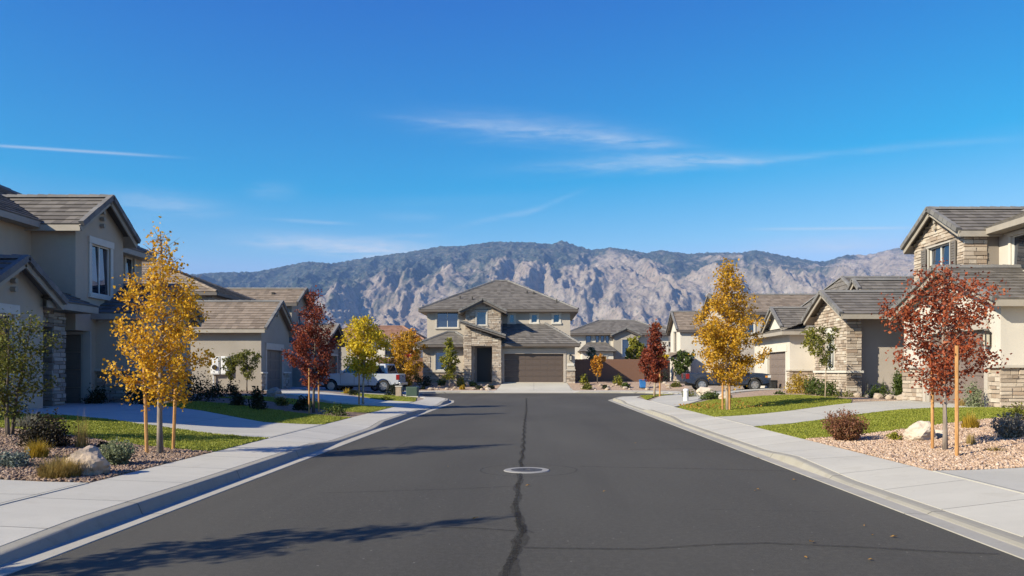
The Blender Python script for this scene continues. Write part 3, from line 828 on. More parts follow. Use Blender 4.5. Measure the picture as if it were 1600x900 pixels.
gravel('brown crushed rock covering the left front bed', GL, M['bed'], M['pebL'], 62000, .027, lambda p: p[:, 0] > -.72 * p[:, 1] - .6)
GR = [(XR + .03, 11.65), (XR + .03, 17.1), (7.6, 17.9), (9.6, 18.7), (11.8, 19.55), (14.0, 21.2), (16, 22.2), (16, 12.1), (10, 11.85)]
gravel('pink crushed rock covering the right front bed', GR, M['bedR'], M['pebR'], 70000, .026, lambda p: p[:, 0] < .66 * p[:, 1] + .6)
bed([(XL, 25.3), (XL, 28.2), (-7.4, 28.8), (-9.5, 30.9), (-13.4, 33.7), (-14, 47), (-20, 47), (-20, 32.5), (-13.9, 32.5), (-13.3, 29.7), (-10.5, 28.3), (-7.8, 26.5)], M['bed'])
bed([(12.5, 31.3), (13, 34.5), (12.7, 37.9), (9, 38.2), (13.4, 47.4), (16, 50.2), (17.4, 50), (17.4, 36.8), (14.3, 36), (14.3, 30.7)], M['bedR'], -.004)
bed([(-9.6, 61.7), (-3.05, 61.7), (-2.65, 66.3), (-9.3, 66.3), (-13, 64)], M['bedR'])
bed([(3.15, 61.7), (12, 61.7), (12, 68.8), (3.4, 68.8), (2.85, 66.4)], M['bedR'])

# ------------------------------------------------------------------ the air
HZ = MB(); HZ.box(-11500, 11500, -2500, 9800, -2, 1260)
hm = bpy.data.materials.new('haze_air'); hm.use_nodes = True; ht = hm.node_tree; ht.nodes.clear()
ho = ht.nodes.new('ShaderNodeOutputMaterial'); pv = ht.nodes.new('ShaderNodeVolumePrincipled')
pv.inputs['Color'].default_value = (.32, .55, 1.0, 1); pv.inputs['Density'].default_value = 6.8e-5; pv.inputs['Anisotropy'].default_value = .0
ht.links.new(pv.outputs[0], ho.inputs['Volume'])
hz = HZ.build('haze', hm); tag(hz, 'thin blue haze in the air before the mountains', 'haze', kind='stuff')
# ------------------------------------------------------------------ houses
class Face:
    """a wall plane: a runs along the wall, b is height, n points out"""
    def __init__(s, side, plane): s.side, s.p, s.s = side, plane, (1 if side[0] == '+' else -1); s.ax = side[1]
    def P(s, a, b, n=0.0):
        return Vector((s.p + s.s * n, a, b)) if s.ax == 'x' else Vector((a, s.p + s.s * n, b))
    def box(s, mb, a0, a1, b0, b1, n0, n1, mi=0):
        p, q = s.P(a0, b0, n0), s.P(a1, b1, n1)
        mb.box(p.x, q.x, p.y, q.y, p.z, q.z, mi)

def wall_panel(mb, F_, a0, a1, b0, b1, holes=(), depth=.14):
    As = sorted({a0, a1} | {x for h in holes for x in h[:2]}); Bs = sorted({b0, b1} | {x for h in holes for x in h[2:4]})
    for i in range(len(As) - 1):
        for j in range(len(Bs) - 1):
            ca, cb = (As[i] + As[i + 1]) / 2, (Bs[j] + Bs[j + 1]) / 2
            if any(h[0] < ca < h[1] and h[2] < cb < h[3] for h in holes): continue
            q = [F_.P(As[i], Bs[j]), F_.P(As[i + 1], Bs[j]), F_.P(As[i + 1], Bs[j + 1]), F_.P(As[i], Bs[j + 1])]
            mb.face(q)
    for h in holes:
        c = [(h[0], h[2]), (h[1], h[2]), (h[1], h[3]), (h[0], h[3])]
        for (p, q) in zip(c, c[1:] + c[:1]):
            mb.face([F_.P(*p), F_.P(*q), F_.P(*q, -depth), F_.P(*p, -depth)])
        mb.face([F_.P(*p, -depth - .02) for p in c])

def wallbox(mb, x0, x1, y0, y1, z0, z1, holes={}, top=True):
    for side, pl, a0, a1 in (('-x', x0, y0, y1), ('+x', x1, y0, y1), ('-y', y0, x0, x1), ('+y', y1, x0, x1)):
        wall_panel(mb, Face(side, pl), a0, a1, z0, z1, holes.get(side, ()))
    if top: mb.face([(x0, y0, z1), (x1, y0, z1), (x1, y1, z1), (x0, y1, z1)])

def gable_tri(mb, F_, a0, a1, b0, bz):
    mb.face([F_.P(a0, b0), F_.P(a1, b0), F_.P((a0 + a1) / 2, bz)])

def stones(mb, F_, a0, a1, b0, b1, holes=(), gable=None, rnd=random, hmin=.09, hmax=.17, lmin=.16, lmax=.52, proud=.045, gap=.012, ends=True):
    """stacked ledgestone laid course by course, every stone its own block"""
    b = b0; i = 0
    while b < b1 - .03:
        h = min(rnd.uniform(hmin, hmax), b1 - b)
        if b1 - b - h < .05: h = b1 - b
        l0, l1 = a0, a1
        if gable:
            (g0, g1, gb, gz) = gable
            top = b + h
            if top > gb:
                k = max(0, 1 - (top - gb) / (gz - gb)); mid = (g0 + g1) / 2
                l0, l1 = max(a0, mid - (mid - g0) * k), min(a1, mid + (g1 - mid) * k)
        segs = [(l0, l1)]
        for H in holes:
            if H[2] < b + h - .01 and H[3] > b + .01:
                ns = []
                for s0, s1 in segs:
                    if H[1] <= s0 or H[0] >= s1: ns.append((s0, s1)); continue
                    if H[0] > s0: ns.append((s0, H[0]))
                    if H[1] < s1: ns.append((H[1], s1))
                segs = ns
        for s0, s1 in segs:
            a = s0
            while a < s1 - .02:
                L = rnd.uniform(lmin, lmax)
                if s1 - a - L < lmin * .7: L = s1 - a
                pr = proud * rnd.uniform(.45, 1.45); bb0, bb1 = b + gap * .5, b + h - gap * .5
                j = lambda: rnd.uniform(-.008, .008)
                v = [F_.P(a + gap * .5, bb0, -.01), F_.P(a + L - gap * .5, bb0, -.01), F_.P(a + L - gap * .5, bb1, -.01), F_.P(a + gap * .5, bb1, -.01),
                     F_.P(a + gap * .9 + j(), bb0 + .006 + j(), pr + j()), F_.P(a + L - gap * .9 + j(), bb0 + .006 + j(), pr + j()), F_.P(a + L - gap * .9 + j(), bb1 - .006 + j(), pr + j()), F_.P(a + gap * .9 + j(), bb1 - .006 + j(), pr + j())]
                mb.mesh(v, [(4, 5, 6, 7), (0, 1, 5, 4), (1, 2, 6, 5), (2, 3, 7, 6), (3, 0, 4, 7)])
                a += L
        b += h; i += 1

def tiles(mb, A, B, C, D, course=.34, tw=.33):
    A, B, C, D = map(Vector, (A, B, C, D))
    n = (B - A).cross(D - A)
    if n.length < 1e-6: n = (B - A).cross(C - A)
    n.normalize()
    if n.z < 0: n = -n
    L = ((D + C) / 2 - (A + B) / 2).length; k = max(1, round(L / course))
    for i in range(k):
        t0, t1 = i / k, min(1, (i + 1.06) / k)
        P0, Q0, P1, Q1 = A.lerp(D, t0), B.lerp(C, t0), A.lerp(D, t1), B.lerp(C, t1)
        m = max(1, round((Q0 - P0).length / tw))
        for j in range(m):
            s0, s1 = j / m, (j + 1) / m
            lf = n * (.048 + random.random() * .012)
            a, b = P0.lerp(Q0, s0), P0.lerp(Q0, s1); c, d = P1.lerp(Q1, s1), P1.lerp(Q1, s0)
            mb.mesh([a + lf, b + lf, c + n * .014, d + n * .014, a - n * .004, b - n * .004], [(0, 1, 2, 3), (4, 5, 1, 0)])
    mb.face([A, B, C, D])

def caps(mb, A, B, w=.26, h=.11, step=.38):
    A = Vector(A); B = Vector(B); n = max(1, round((B - A).length / step))
    for i in range(n):
        p, q = A.lerp(B, i / n), A.lerp(B, (i + 1.08) / n)
        d = (q - p).normalized(); sd = d.cross(Vector((0, 0, 1))).normalized(); up = sd.cross(d)
        h0 = h * random.uniform(.95, 1.12)
        v = []
        for P, hh in ((p, h0), (q, h * .8)):
            v += [P - sd * w / 2 - up * .02, P - sd * w * .3 + up * hh * .8, P + up * hh, P + sd * w * .3 + up * hh * .8, P + sd * w / 2 - up * .02]
        mb.mesh(v, [(0, 1, 6, 5), (1, 2, 7, 6), (2, 3, 8, 7), (3, 4, 9, 8), (4, 3, 2, 1, 0)])

class House:
    def __init__(s, name, label, loc, group=None, cat='house'):
        s.root = thing(name, label, cat, loc, group)
    def part(s, name, mb, mat, parent=None, label=None, **k):
        o = mb.build(name, mat, parent or s.root, **k)
        if label: o['label'] = label
        return o
    def gable(s, axis, e0, e1, c, half, zw, p, over=.4, rake=.35, tile='tile', fas='fascia', ends=(1, 1), course=.34, rakecap=True, zpeak=None):
        """gable roof, ridge along axis between e0 and e1 (wall ends), centre c; zw = height where roof plane meets the wall line"""
        S = (lambda l, q, z: Vector((l, q, z))) if axis == 'x' else (lambda l, q, z: Vector((q, l, z)))
        l0, l1 = e0 - (rake if ends[0] else 0), e1 + (rake if ends[1] else 0)
        ze = zw - over * p; zr = zw + half * p; ho = half + over
        T = MB(); Fb = MB(); Rk = MB()
        tiles(T, S(l0, c - ho, ze), S(l1, c - ho, ze), S(l1, c, zr), S(l0, c, zr), course)
        tiles(T, S(l0, c + ho, ze), S(l1, c + ho, ze), S(l1, c, zr), S(l0, c, zr), course)
        caps(Rk, S(l0 - .02, c, zr + .03), S(l1 + .02, c, zr + .03))
        for sg in (-1, 1):
            a, b = S(l0, c + sg * ho, ze - .11), S(l1, c + sg * ho, ze - .11)
            Fb.beam(a, b, .05, .20)
            # soffit
            Fb.face([S(l0, c + sg * ho, ze - .2), S(l1, c + sg * ho, ze - .2), S(l1, c + sg * (half - .05), zw - .06), S(l0, c + sg * (half - .05), zw - .06)])
            for e, l in ((0, l0), (1, l1)):
                if ends[e]:
                    Fb.beam(S(l, c + sg * ho, ze - .115), S(l, c, zr - .115), .05, .21, off=0)
                    sgn = -1 if e == 0 else 1
                    if rakecap:
                        P, Q = S(l + sgn * .05, c + sg * (ho + .02), ze + .035), S(l + sgn * .05, c, zr + .04)
                        n = max(1, round((Q - P).length / .36))
                        for i in range(n):
                            Rk.beam(P.lerp(Q, i / n), P.lerp(Q, (i + 1.05) / n), .17, .17 + random.uniform(-.01, .012), off=random.uniform(-.006, .008))
        r = s.part('roof', T, M[tile]); s.part('fascia', Fb, M[fas], r); s.part('ridge_tiles', Rk, M['rake'], r)
        return zr
    def hip(s, x0, x1, y0, y1, ze, zr, rx0, rx1, ry0, ry1, tile='tile', fas='fascia', course=.36, fh=.2):
        """hip roof: eave rectangle at ze, ridge from (rx0, ry0) to (rx1, ry1) at zr"""
        T = MB(); Fb = MB(); Rk = MB()
        A, B, C, D = Vector((x0, y0, ze)), Vector((x1, y0, ze)), Vector((x1, y1, ze)), Vector((x0, y1, ze))
        P, Q = Vector((rx0, ry0, zr)), Vector((rx1, ry1, zr))
        if abs(rx1 - rx0) >= abs(ry1 - ry0):   # ridge along x
            tiles(T, A, B, Q, P, course); tiles(T, C, D, P, Q, course); tiles(T, B, C, Q, Q, course); tiles(T, D, A, P, P, course)
            hp = ((A, P), (D, P), (B, Q), (C, Q), (P, Q))
        else:
            tiles(T, A, B, P, P, course); tiles(T, C, D, Q, Q, course); tiles(T, B, C, Q, P, course); tiles(T, D, A, P, Q, course)
            hp = ((A, P), (B, P), (C, Q), (D, Q), (P, Q))
        up = Vector((0, 0, .03))
        for a, b in hp:
            if (b - a).length > .3: caps(Rk, a + up, b + up)
        dz = Vector((0, 0, -fh / 2 - .01))
        for a, b in ((A, B), (B, C), (C, D), (D, A)): Fb.beam(a + dz, b + dz, .05, fh)
        Fb.face([v + Vector((0, 0, -fh)) for v in (A, B, C, D)])
        r = s.part('roof', T, M[tile]); s.part('fascia', Fb, M[fas], r); s.part('ridge_tiles', Rk, M['rake'] if tile == 'tile' else M[tile], r)
        return r
    def window(s, F_, a0, a1, b0, b1, mull=1, trim='trim', tw=.11, proud=.05, sill=True, frame='vinyl', depth=.09, head=None, rows=0, label=None, casing=True):
        f = MB(); w = .045; n0, n1 = -depth, -depth + .05
        for q in ((a0, a1, b0, b0 + w), (a0, a1, b1 - w, b1), (a0, a0 + w, b0 + w, b1 - w), (a1 - w, a1, b0 + w, b1 - w)): F_.box(f, *q, n0, n1)
        for k in range(1, mull + 1):
            c = a0 + (a1 - a0) * k / (mull + 1); F_.box(f, c - w / 2, c + w / 2, b0 + w, b1 - w, n0, n1 - .004)
        for k in range(1, rows + 1):
            c = b0 + (b1 - b0) * k / (rows + 1); F_.box(f, a0 + w, a1 - w, c - w / 2, c + w / 2, n0, n1 - .008)
        wo_ = s.part('window', f, M[frame], label=label)
        g = MB()
        for k in range(mull + 1):
            p0 = a0 + (a1 - a0) * k / (mull + 1); p1 = a0 + (a1 - a0) * (k + 1) / (mull + 1)
            nn = n0 + .030 + .006 * (k % 2); tl = min(.06, .055 / (b1 - b0)) * (b1 - b0)      # panes lean back a touch
            g.face([F_.P(p0, b0, nn), F_.P(p1, b0, nn), F_.P(p1, b1, nn - tl), F_.P(p0, b1, nn - tl)])
        s.part('pane', g, M['glass'], wo_)
        if casing:
            tr = MB(); hd = head or tw
            F_.box(tr, a0 - tw, a0, b0 - (0 if sill else tw), b1, .002, proud); F_.box(tr, a1, a1 + tw, b0 - (0 if sill else tw), b1, .002, proud)
            F_.box(tr, a0 - tw - .03, a1 + tw + .03, b1, b1 + hd, .002, proud + .02)
            if sill: F_.box(tr, a0 - tw - .03, a1 + tw + .03, b0 - tw, b0, .002, proud + .045)
            else: F_.box(tr, a0, a1, b0 - tw, b0, .002, proud)
            s.part('window_trim', tr, M[trim], wo_, bevel=.008)
        return (a0, a1, b0, b1)
    def shutters(s, F_, a0, a1, b0, b1, w=.4):
        for x in (a0 - .13 - w, a1 + .13):
            m = MB()
            F_.box(m, x, x + .05, b0, b1, .05, .095); F_.box(m, x + w - .05, x + w, b0, b1, .05, .095)
            F_.box(m, x, x + w, b0, b1, .04, .06)
            k = int((b1 - b0) / .09)
            for i in range(k): F_.box(m, x + .05, x + w - .05, b0 + (b1 - b0) * (i + .15) / k, b0 + (b1 - b0) * (i + .7) / k, .06, .082)
            s.part('shutter', m, M['shutter'])
    def garage(s, F_, a0, a1, b0, b1, mat='gar', secs=4, cols=4, depth=.15, trim='trim', jamb=.13, lintel=None):
        d = MB(); h = (b1 - b0) / secs
        for i in range(secs):
            q0, q1 = b0 + i * h + .008, b0 + (i + 1) * h - .008
            F_.box(d, a0, a1, q0, q1, -depth, -depth + .03)
            for j in range(cols):
                c0 = a0 + (a1 - a0) * j / cols + .09; c1 = a0 + (a1 - a0) * (j + 1) / cols - .09
                F_.box(d, c0, c1, q0 + .09, q1 - .09, -depth + .03, -depth + .042)
        F_.box(d, a0, a1, b0, b0 + .02, -depth, -depth + .035)
        dr = s.part('garage_door', d, M[mat])
        t_ = MB()
        F_.box(t_, a0 - jamb, a0, b0, b1, .002, .04); F_.box(t_, a1, a1 + jamb, b0, b1, .002, .04)
        F_.box(t_, a0 - jamb - .05, a1 + jamb + .05, b1, b1 + (lintel or jamb * 1.3), .002, .075)
        s.part('door_trim', t_, M[trim], dr, bevel=.008)
        return (a0, a1, b0, b1)
    def lamp(s, F_, a, b):
        m = MB(); F_.box(m, a - .05, a + .05, b - .08, b + .12, .0, .03)
        F_.box(m, a - .11, a + .11, b + .2, b + .24, .03, .24); F_.box(m, a - .08, a + .08, b + .24, b + .30, .06, .21)
        for da in (-.09, .09):
            for dn in (.05, .20): F_.box(m, a + da - .01, a + da + .01, b - .18, b + .2, dn, dn + .02)
        F_.box(m, a - .1, a + .1, b - .2, b - .18, .04, .23)
        l = s.part('wall_lantern', m, M['metal'])
        g = MB(); F_.box(g, a - .075, a + .075, b - .175, b + .19, .06, .19); s.part('lantern_glass', g, M['lampglass'], l)
    def corbels(s, F_, a, b, n=3):
        for k in range(n):
            m = MB(); p, q = F_.P(a, b - .24 * k, -.05), F_.P(a, b - .24 * k, .16)
            m.tube([p, q], .075, 10); s.part('gable_vent', m, M['fascia'])
    def trimboard(s, F_, a0, a1, b0, b1, proud=.04, mat='trim', name='trim_board'):
        m = MB(); F_.box(m, a0, a1, b0, b1, .002, proud); return s.part(name, m, M[mat], bevel=.006)

def wains(h, F_, a0, a1, b0, b1, mat='stoneL', cap='trim', over=.05, rnd=random, holes=()):
    m = MB(); stones(m, F_, a0, a1, b0, b1, rnd=rnd, holes=holes); st = h.part('stone_veneer', m, M[mat])
    c = MB(); F_.box(c, a0 - over, a1 + over, b1, b1 + .09, .0, .13); h.part('stone_cap', c, M[cap], st, bevel=.01)

# ---- near left, grey two storey
h = House('two_storey_house', 'grey stucco two storey house in shade at left, behind the tall gold tree', (-17, 27, .5))
W = MB(); F1 = Face('+x', -15.5); F2 = Face('+x', -17); F3 = Face('+x', -15)
wb = (27.95 + .05, 29.5, 4.32, 6.05)
wallbox(W, -27, -17, 14.6, 34.7, 0, 6.75, {'+x': [(23.6, 24.6, 5.0, 6.25), (33.3, 33.98, 5.3, 6.4)]})
wallbox(W, -17.2, -15.5, 27.06, 30.2, 3.02, 6.75, {'+x': [(28.0, 29.25, 4.35, 6.1)]})
W.face([(-17.2, 27.06, 3.02), (-15.5, 27.06, 3.02), (-15.5, 30.2, 3.02), (-17.2, 30.2, 3.02)])
gable_tri(W, F1, 27.06, 30.2, 6.75, 7.72)
wallbox(W, -17.2, -15.5, 27.95, 31, 0, 3.02)
wallbox(W, -18.3, -13.9, 28.32, 32.4, 0, 3.8)
gable_tri(W, Face('+x', -13.9), 28.32, 32.4, 3.8, 4.85)
wallbox(W, -19, -15, 21.5, 24.45, 0, 3.95, {'+x': [(21.9, 23.05, 1.55, 3.25)]})
gable_tri(W, F3, 21.5, 24.45, 3.95, 4.85)
wallbox(W, -19, -16.5, 24.45, 27.95, 0, 3.7, {'-y': []})
h.part('wall', W, M['st_grey'])
h.window(F2, 23.6, 24.6, 5.0, 6.25, mull=1, head=.16); h.window(F2, 33.3, 33.98, 5.3, 6.4, mull=0)
h.window(F1, 28.0, 29.25, 4.35, 6.1, mull=1, tw=.16, head=.24, trim='trim_lt'); h.window(F3, 21.9, 23.05, 1.55, 3.25, mull=1, tw=.18, head=.28, trim='trim_lt')
h.hip(-27.6, -16.5, 14.0, 34.95, 6.62, 9.4, -22, -22, 19.6, 29.7)
h.gable('x', -21, -15.5, 28.63, 1.57, 6.75, .68, over=.33, rake=.35, ends=(0, 1))
h.gable('x', -19, -15, 22.97, 1.475, 3.95, .6, over=.38, rake=.4, ends=(0, 1))
h.gable('x', -17.0, -13.9, 30.36, 2.04, 3.8, .5, over=.3, rake=.3, ends=(0, 1), fas='fascia')
h.corbels(F1, 28.63, 7.3); h.corbels(F3, 22.97, 4.45)
# entry: stone surround, dark door, small roof
m = MB(); FE = Face('+x', -15.25)
wallbox(m, -15.7, -15.26, 25.35, 26.0, 0, 3.5); wallbox(m, -15.7, -15.26, 24.45, 25.35, 3.0, 3.6)
ep = h.part('entry_pier', m, M['mortar'])
m = MB(); stones(m, FE, 25.35, 26.0, .42, 3.5); stones(m, FE, 24.46, 25.35, 3.0, 3.6); stones(m, Face('-y', 25.36), -15.7, -15.22, .42, 3.0); h.part('stone_veneer', m, M['stoneL'], ep)
m = MB(); m.box(-16.49, -16.42, 24.5, 25.5, .45, 2.9); h.part('front_door', m, M['darkdoor'])
m = MB(); T = tiles(m, (-14.75, 24.3, 3.78), (-14.75, 27.1, 3.78), (-16.6, 27.1, 4.55), (-16.6, 24.3, 4.55)); er = h.part('entry_roof', m, M['tile'])
m = MB(); m.box(-14.80, -14.74, 24.3, 27.1, 3.56, 3.77); m.box(-16.6, -14.78, 27.05, 27.1, 3.56, 3.77); m.face([(-14.8, 24.3, 3.6), (-14.8, 27.1, 3.6), (-16.6, 27.1, 3.6), (-16.6, 24.3, 3.6)]); h.part('fascia', m, M['fascia'], er)
FG = Face('-y', 27.94)
h.garage(FG, -17.1, -15.8, .45, 2.9, 'garL', cols=2, depth=-.02, jamb=.08)
h.trimboard(Face('-y', 27.93), -15.72, -15.44, .3, 3.02, .06)
FB = Face('-y', 28.31)
wains(h, FB, -15.45, -13.86, .3, 1.62); wains(h, Face('+x', -13.89), 28.3, 32.4, .3, 1.62)
h.trimboard(FB, -15.4, -13.95, 3.35, 3.6, .05)

# ---- second left, tan, gabled garage
h = House('tan_house', 'tan two storey house at left with gabled garage wing and white utility cabinets', (-20, 50, .5))
W = MB(); FX = Face('+x', -16.15); FY = Face('-y', 47.4)
gd = (48.35, 51.3, .48, 2.95)
wallbox(W, -20.6, -16.15, 47.4, 52.8, 0, 4.25, {'+x': [gd]})
gable_tri(W, FX, 47.4, 52.8, 4.25, 5.9)
wallbox(W, -31, -20.7, 51.5, 58.2, 0, 6.75, {'-y': [(-24.4, -23.2, 5.2, 6.2)]})
wallbox(W, -18.4, -16.9, 52.8, 56, 0, 3.6)
h.part('wall', W, M['st_tan'])
h.window(Face('-y', 51.5), -24.4, -23.2, 5.2, 6.2)
h.garage(FX, *gd, 'garL', cols=3, trim='trim', jamb=.16, lintel=.4)
h.gable('x', -21.5, -16.15, 50.1, 2.7, 4.35, .6, over=.4, rake=.35, ends=(0, 1), tile='tile2')
h.hip(-31.5, -20.2, 51.0, 58.7, 6.7, 9.2, -28.0, -26.4, 54.85, 54.85, tile='tile2', fas='fascia_dk')
wains(h, FX, 47.38, 48.2, .3, 1.5, 'stoneR', 'trim_lt'); wains(h, FX, 51.45, 52.82, .3, 1.5, 'stoneR', 'trim_lt')
m = MB(); stones(m, Face('-y', 51.49), -27, -20.7, 5.6, 6.55, holes=[(-24.7, -22.9, 5, 6.3)]); h.part('stone_veneer', m, M['stoneL'])
h.corbels(FX, 50.1, 5.35, 2)

# ---- third left, behind the pickup
h = House('brown_gabled_house', 'brown tile roofed two storey house with small dark upper gable, behind the left red tree', (-20, 62, .4))
W = MB(); FX = Face('+x', -18)
wallbox(W, -28, -18, 59.5, 63.3, 0, 6.85, {'+x': [(61, 61.9, 5.3, 6.3)], '-y': [(-21.5, -20.3, 5.1, 6.2)]})
gable_tri(W, FX, 59.5, 63.3, 6.85, 7.95)
wallbox(W, -22, -15.2, 57.8, 63, 0, 3.9, {'+x': [(59.2, 61.7, .4, 2.8)]})
h.part('wall', W, M['st_tan'])
h.window(FX, 61, 61.9, 5.3, 6.3, mull=0); h.window(Face('-y', 59.5), -21.5, -20.3, 5.1, 6.2)
h.garage(Face('+x', -15.2), 59.2, 61.7, .4, 2.8, 'gar', cols=3)
h.gable('x', -28, -18, 61.4, 1.9, 6.9, .55, over=.4, rake=.5, ends=(0, 1), tile='tile2', fas='fascia_dk')
h.gable('x', -21.8, -15.2, 60.4, 2.6, 3.95, .45, over=.4, rake=.4, ends=(0, 1), tile='tile2', fas='fascia_dk')
for y in (57.9, 62.4):
    m = MB(); stones(m, Face('+x', -15.18), y - .1, y + .6, .3, 3.6); h.part('stone_veneer', m, M['stoneL'])
m = MB(); m.box(-19.8, -19.6, 60.4, 60.6, 7.2, 7.6); h.part('roof_vent', m, M['metal'])

# ---- end of the street
h = House('stone_front_house', 'two storey house closing the street end, with stone entry and wide brown garage', (-3, 69, .75))
Z0 = .4
W = MB(); FU = Face('-y', 69.0); FGr = Face('-y', 66.5); FLo = Face('-y', 66.45); FT = Face('-y', 66.6)
gd = (-2.45, 2.47, .74, 3.10)
wallbox(W, -9.2, 3.15, 69, 80, 0, 6.95, {'-y': [(-8.35, -6.55, 5.42, 6.75), (-2.1, -1.7, 5.85, 6.55), (-.2, .3, 5.85, 6.55), (1.7, 2.2, 5.85, 6.55)]})
wallbox(W, -2.75, 3.42, 66.5, 69, 0, 3.85, {'-y': [gd]})
wallbox(W, -9.2, -5.0, 66.45, 69, 0, 3.8, {'-y': [(-8.15, -6.7, 1.75, 3.25)]})
h.part('wall', W, M['st_end'])
h.window(FU, -8.35, -6.55, 5.42, 6.75, mull=1, tw=.14)
for a, b in ((-2.1, -1.7), (-.2, .3), (1.7, 2.2)): h.window(FU, a, b, 5.85, 6.55, mull=0, tw=.16, trim='trim_lt')
h.window(FLo, -8.15, -6.7, 1.75, 3.25, mull=1, tw=.12)
h.garage(FGr, *gd, 'gar', secs=5, cols=8, jamb=.2, lintel=.42, trim='st_beige')
rf = h.hip(-9.85, 3.8, 68.4, 80.6, 6.95, 10.05, -3.6, -2.4, 74.5, 74.5, fas='fascia_dk')
for x, z_, in ((-6.5, 8.0), (-5.4, 7.9), (-.6, 8.6), (0, 8.5), (2.0, 7.6)):
    m = MB(); y = 68.4 + (z_ - 6.95) * 1.97; m.tube([(x, y, z_ - .1), (x, y, z_ + .28)], .06, 8); h.part('roof_vent', m, M['metal'], rf)
# garage roof
m = MB(); tiles(m, (-2.95, 65.95, 3.92), (3.85, 65.95, 3.92), (1.0, 69, 5.75), (-2.95, 69, 5.75)); tiles(m, (3.85, 65.95, 3.92), (3.85, 69.3, 3.92), (1.0, 69, 5.75), (1.0, 69, 5.75))
r = h.part('garage_roof', m, M['tile'])
m = MB(); m.box(-2.95, 3.85, 65.9, 65.96, 3.70, 3.92); m.box(3.80, 3.86, 65.96, 69, 3.70, 3.92); m.face([(-2.95, 65.96, 3.72), (3.8, 65.96, 3.72), (3.8, 69, 3.72), (-2.95, 69, 3.72)]); h.part('fascia', m, M['fascia_dk'], r)
m = MB(); caps(m, (3.85, 65.95, 3.95), (1.0, 69, 5.78)); h.part('ridge_tiles', m, M['rake'], r)
# left wing roof
m = MB(); tiles(m, (-9.75, 65.85, 3.85), (-4.75, 65.85, 3.85), (-6.6, 67.7, 4.95), (-7.3, 67.7, 4.95)); tiles(m, (-9.75, 65.85, 3.85), (-9.75, 69.2, 3.85), (-7.3, 69.2, 4.95), (-7.3, 67.7, 4.95)); tiles(m, (-4.75, 65.85, 3.85), (-4.75, 69.2, 3.85), (-6.6, 69.2, 4.95), (-6.6, 67.7, 4.95)); m.face([(-7.3, 67.7, 4.95), (-6.6, 67.7, 4.95), (-6.6, 69, 4.95), (-7.3, 69, 4.95)])
r = h.part('wing_roof', m, M['tile'])
m = MB(); m.box(-9.75, -4.75, 65.8, 65.86, 3.64, 3.85); m.box(-9.78, -9.72, 65.86, 69, 3.64, 3.85); m.face([(-9.7, 65.86, 3.66), (-4.75, 65.86, 3.66), (-4.75, 69, 3.66), (-9.7, 69, 3.66)]); h.part('fascia', m, M['fascia_dk'], r)
m = MB(); caps(m, (-9.75, 65.85, 3.88), (-7.3, 67.7, 4.98)); caps(m, (-7.3, 67.7, 4.98), (-6.6, 67.7, 4.98)); caps(m, (-4.75, 65.85, 3.88), (-6.6, 67.7, 4.98)); h.part('ridge_tiles', m, M['rake'], r)
# stone tower with gable
m = MB(); tw_ = (-4.75, -3.95, 5.5, 6.62)
wallbox(m, -5.7, -2.75, 66.6, 69.3, 0, 6.75, {'-y': [tw_, (-4.75, -3.45, .74, 3.62)]}); gable_tri(m, FT, -5.7, -2.75, 6.75, 7.55)
tower = h.part('entry_tower', m, M['mortar'])
m = MB(); stones(m, FT, -5.7, -2.75, 4.0, 7.55, holes=[(-4.9, -3.8, 5.4, 6.75)], gable=(-5.75, -2.7, 6.78, 7.62)); stones(m, FT, -5.7, -4.9, .5, 4.0); stones(m, FT, -3.3, -2.75, .5, 4.0); stones(m, FT, -4.9, -3.3, 3.7, 4.0)
stones(m, Face('+x', -2.74), 66.6, 69, 3.9, 6.8)
h.part('stone_veneer', m, M['stoneR'], tower)
h.window(FT, *tw_, mull=0, tw=.12)
h.gable('y', 66.6, 70.5, -4.225, 1.475, 6.85, .5, over=.5, rake=.5, ends=(1, 0), fas='fascia_dk')
m = MB(); FD = Face('-y', 66.75); FD.box(m, -4.72, -3.48, .76, 3.58, 0, .05); FD.box(m, -4.6, -3.6, 2.0, 3.4, .05, .06); dr = h.part('front_door', m, M['darkdoor'])
m = MB(); FD.box(m, -3.62, -3.58, 1.6, 1.85, .05, .10); h.part('handle', m, M['metal'], dr)
# entry portal: two stone piers, lintel, sloping roof
m = MB(); FP = Face('-y', 65.75)
wallbox(m, -5.72, -5.12, 65.75, 66.6, 0, 4.9); wallbox(m, -3.42, -2.68, 65.75, 66.6, 0, 4.3)
m.face([FP.P(-5.12, 3.72), FP.P(-3.42, 3.72), FP.P(-3.42, 4.55), FP.P(-5.12, 5.2)]); m.box(-5.12, -3.42, 65.75, 66.6, 3.70, 3.76)
po = h.part('entry_portal', m, M['mortar'])
m = MB(); stones(m, FP, -5.72, -5.12, .5, 5.1); stones(m, FP, -3.42, -2.68, .5, 4.35); stones(m, FP, -5.12, -3.42, 3.74, 4.55, hmin=.12)
stones(m, FP, -5.12, -4.3, 4.55, 4.95); stones(m, Face('+x', -2.67), 65.75, 66.5, .5, 4.2); stones(m, Face('-x', -5.73), 65.75, 66.5, .5, 4.9); h.part('stone_veneer', m, M['stoneR'], po)
m = MB(); tiles(m, (-2.3, 65.2, 4.52), (-2.3, 66.9, 4.52), (-6.0, 66.9, 5.72), (-6.0, 65.2, 5.72)); r = h.part('portal_roof', m, M['tile'])
m = MB(); m.beam((-2.3, 65.2, 4.42), (-6.0, 65.2, 5.62), .05, .18); m.beam((-2.3, 65.2, 4.42), (-2.3, 66.9, 4.42), .05, .18); m.face([(-2.3, 65.2, 4.4), (-2.3, 66.9, 4.4), (-6, 66.9, 5.6), (-6, 65.2, 5.6)]); h.part('fascia', m, M['fascia_dk'], r)
m = MB()
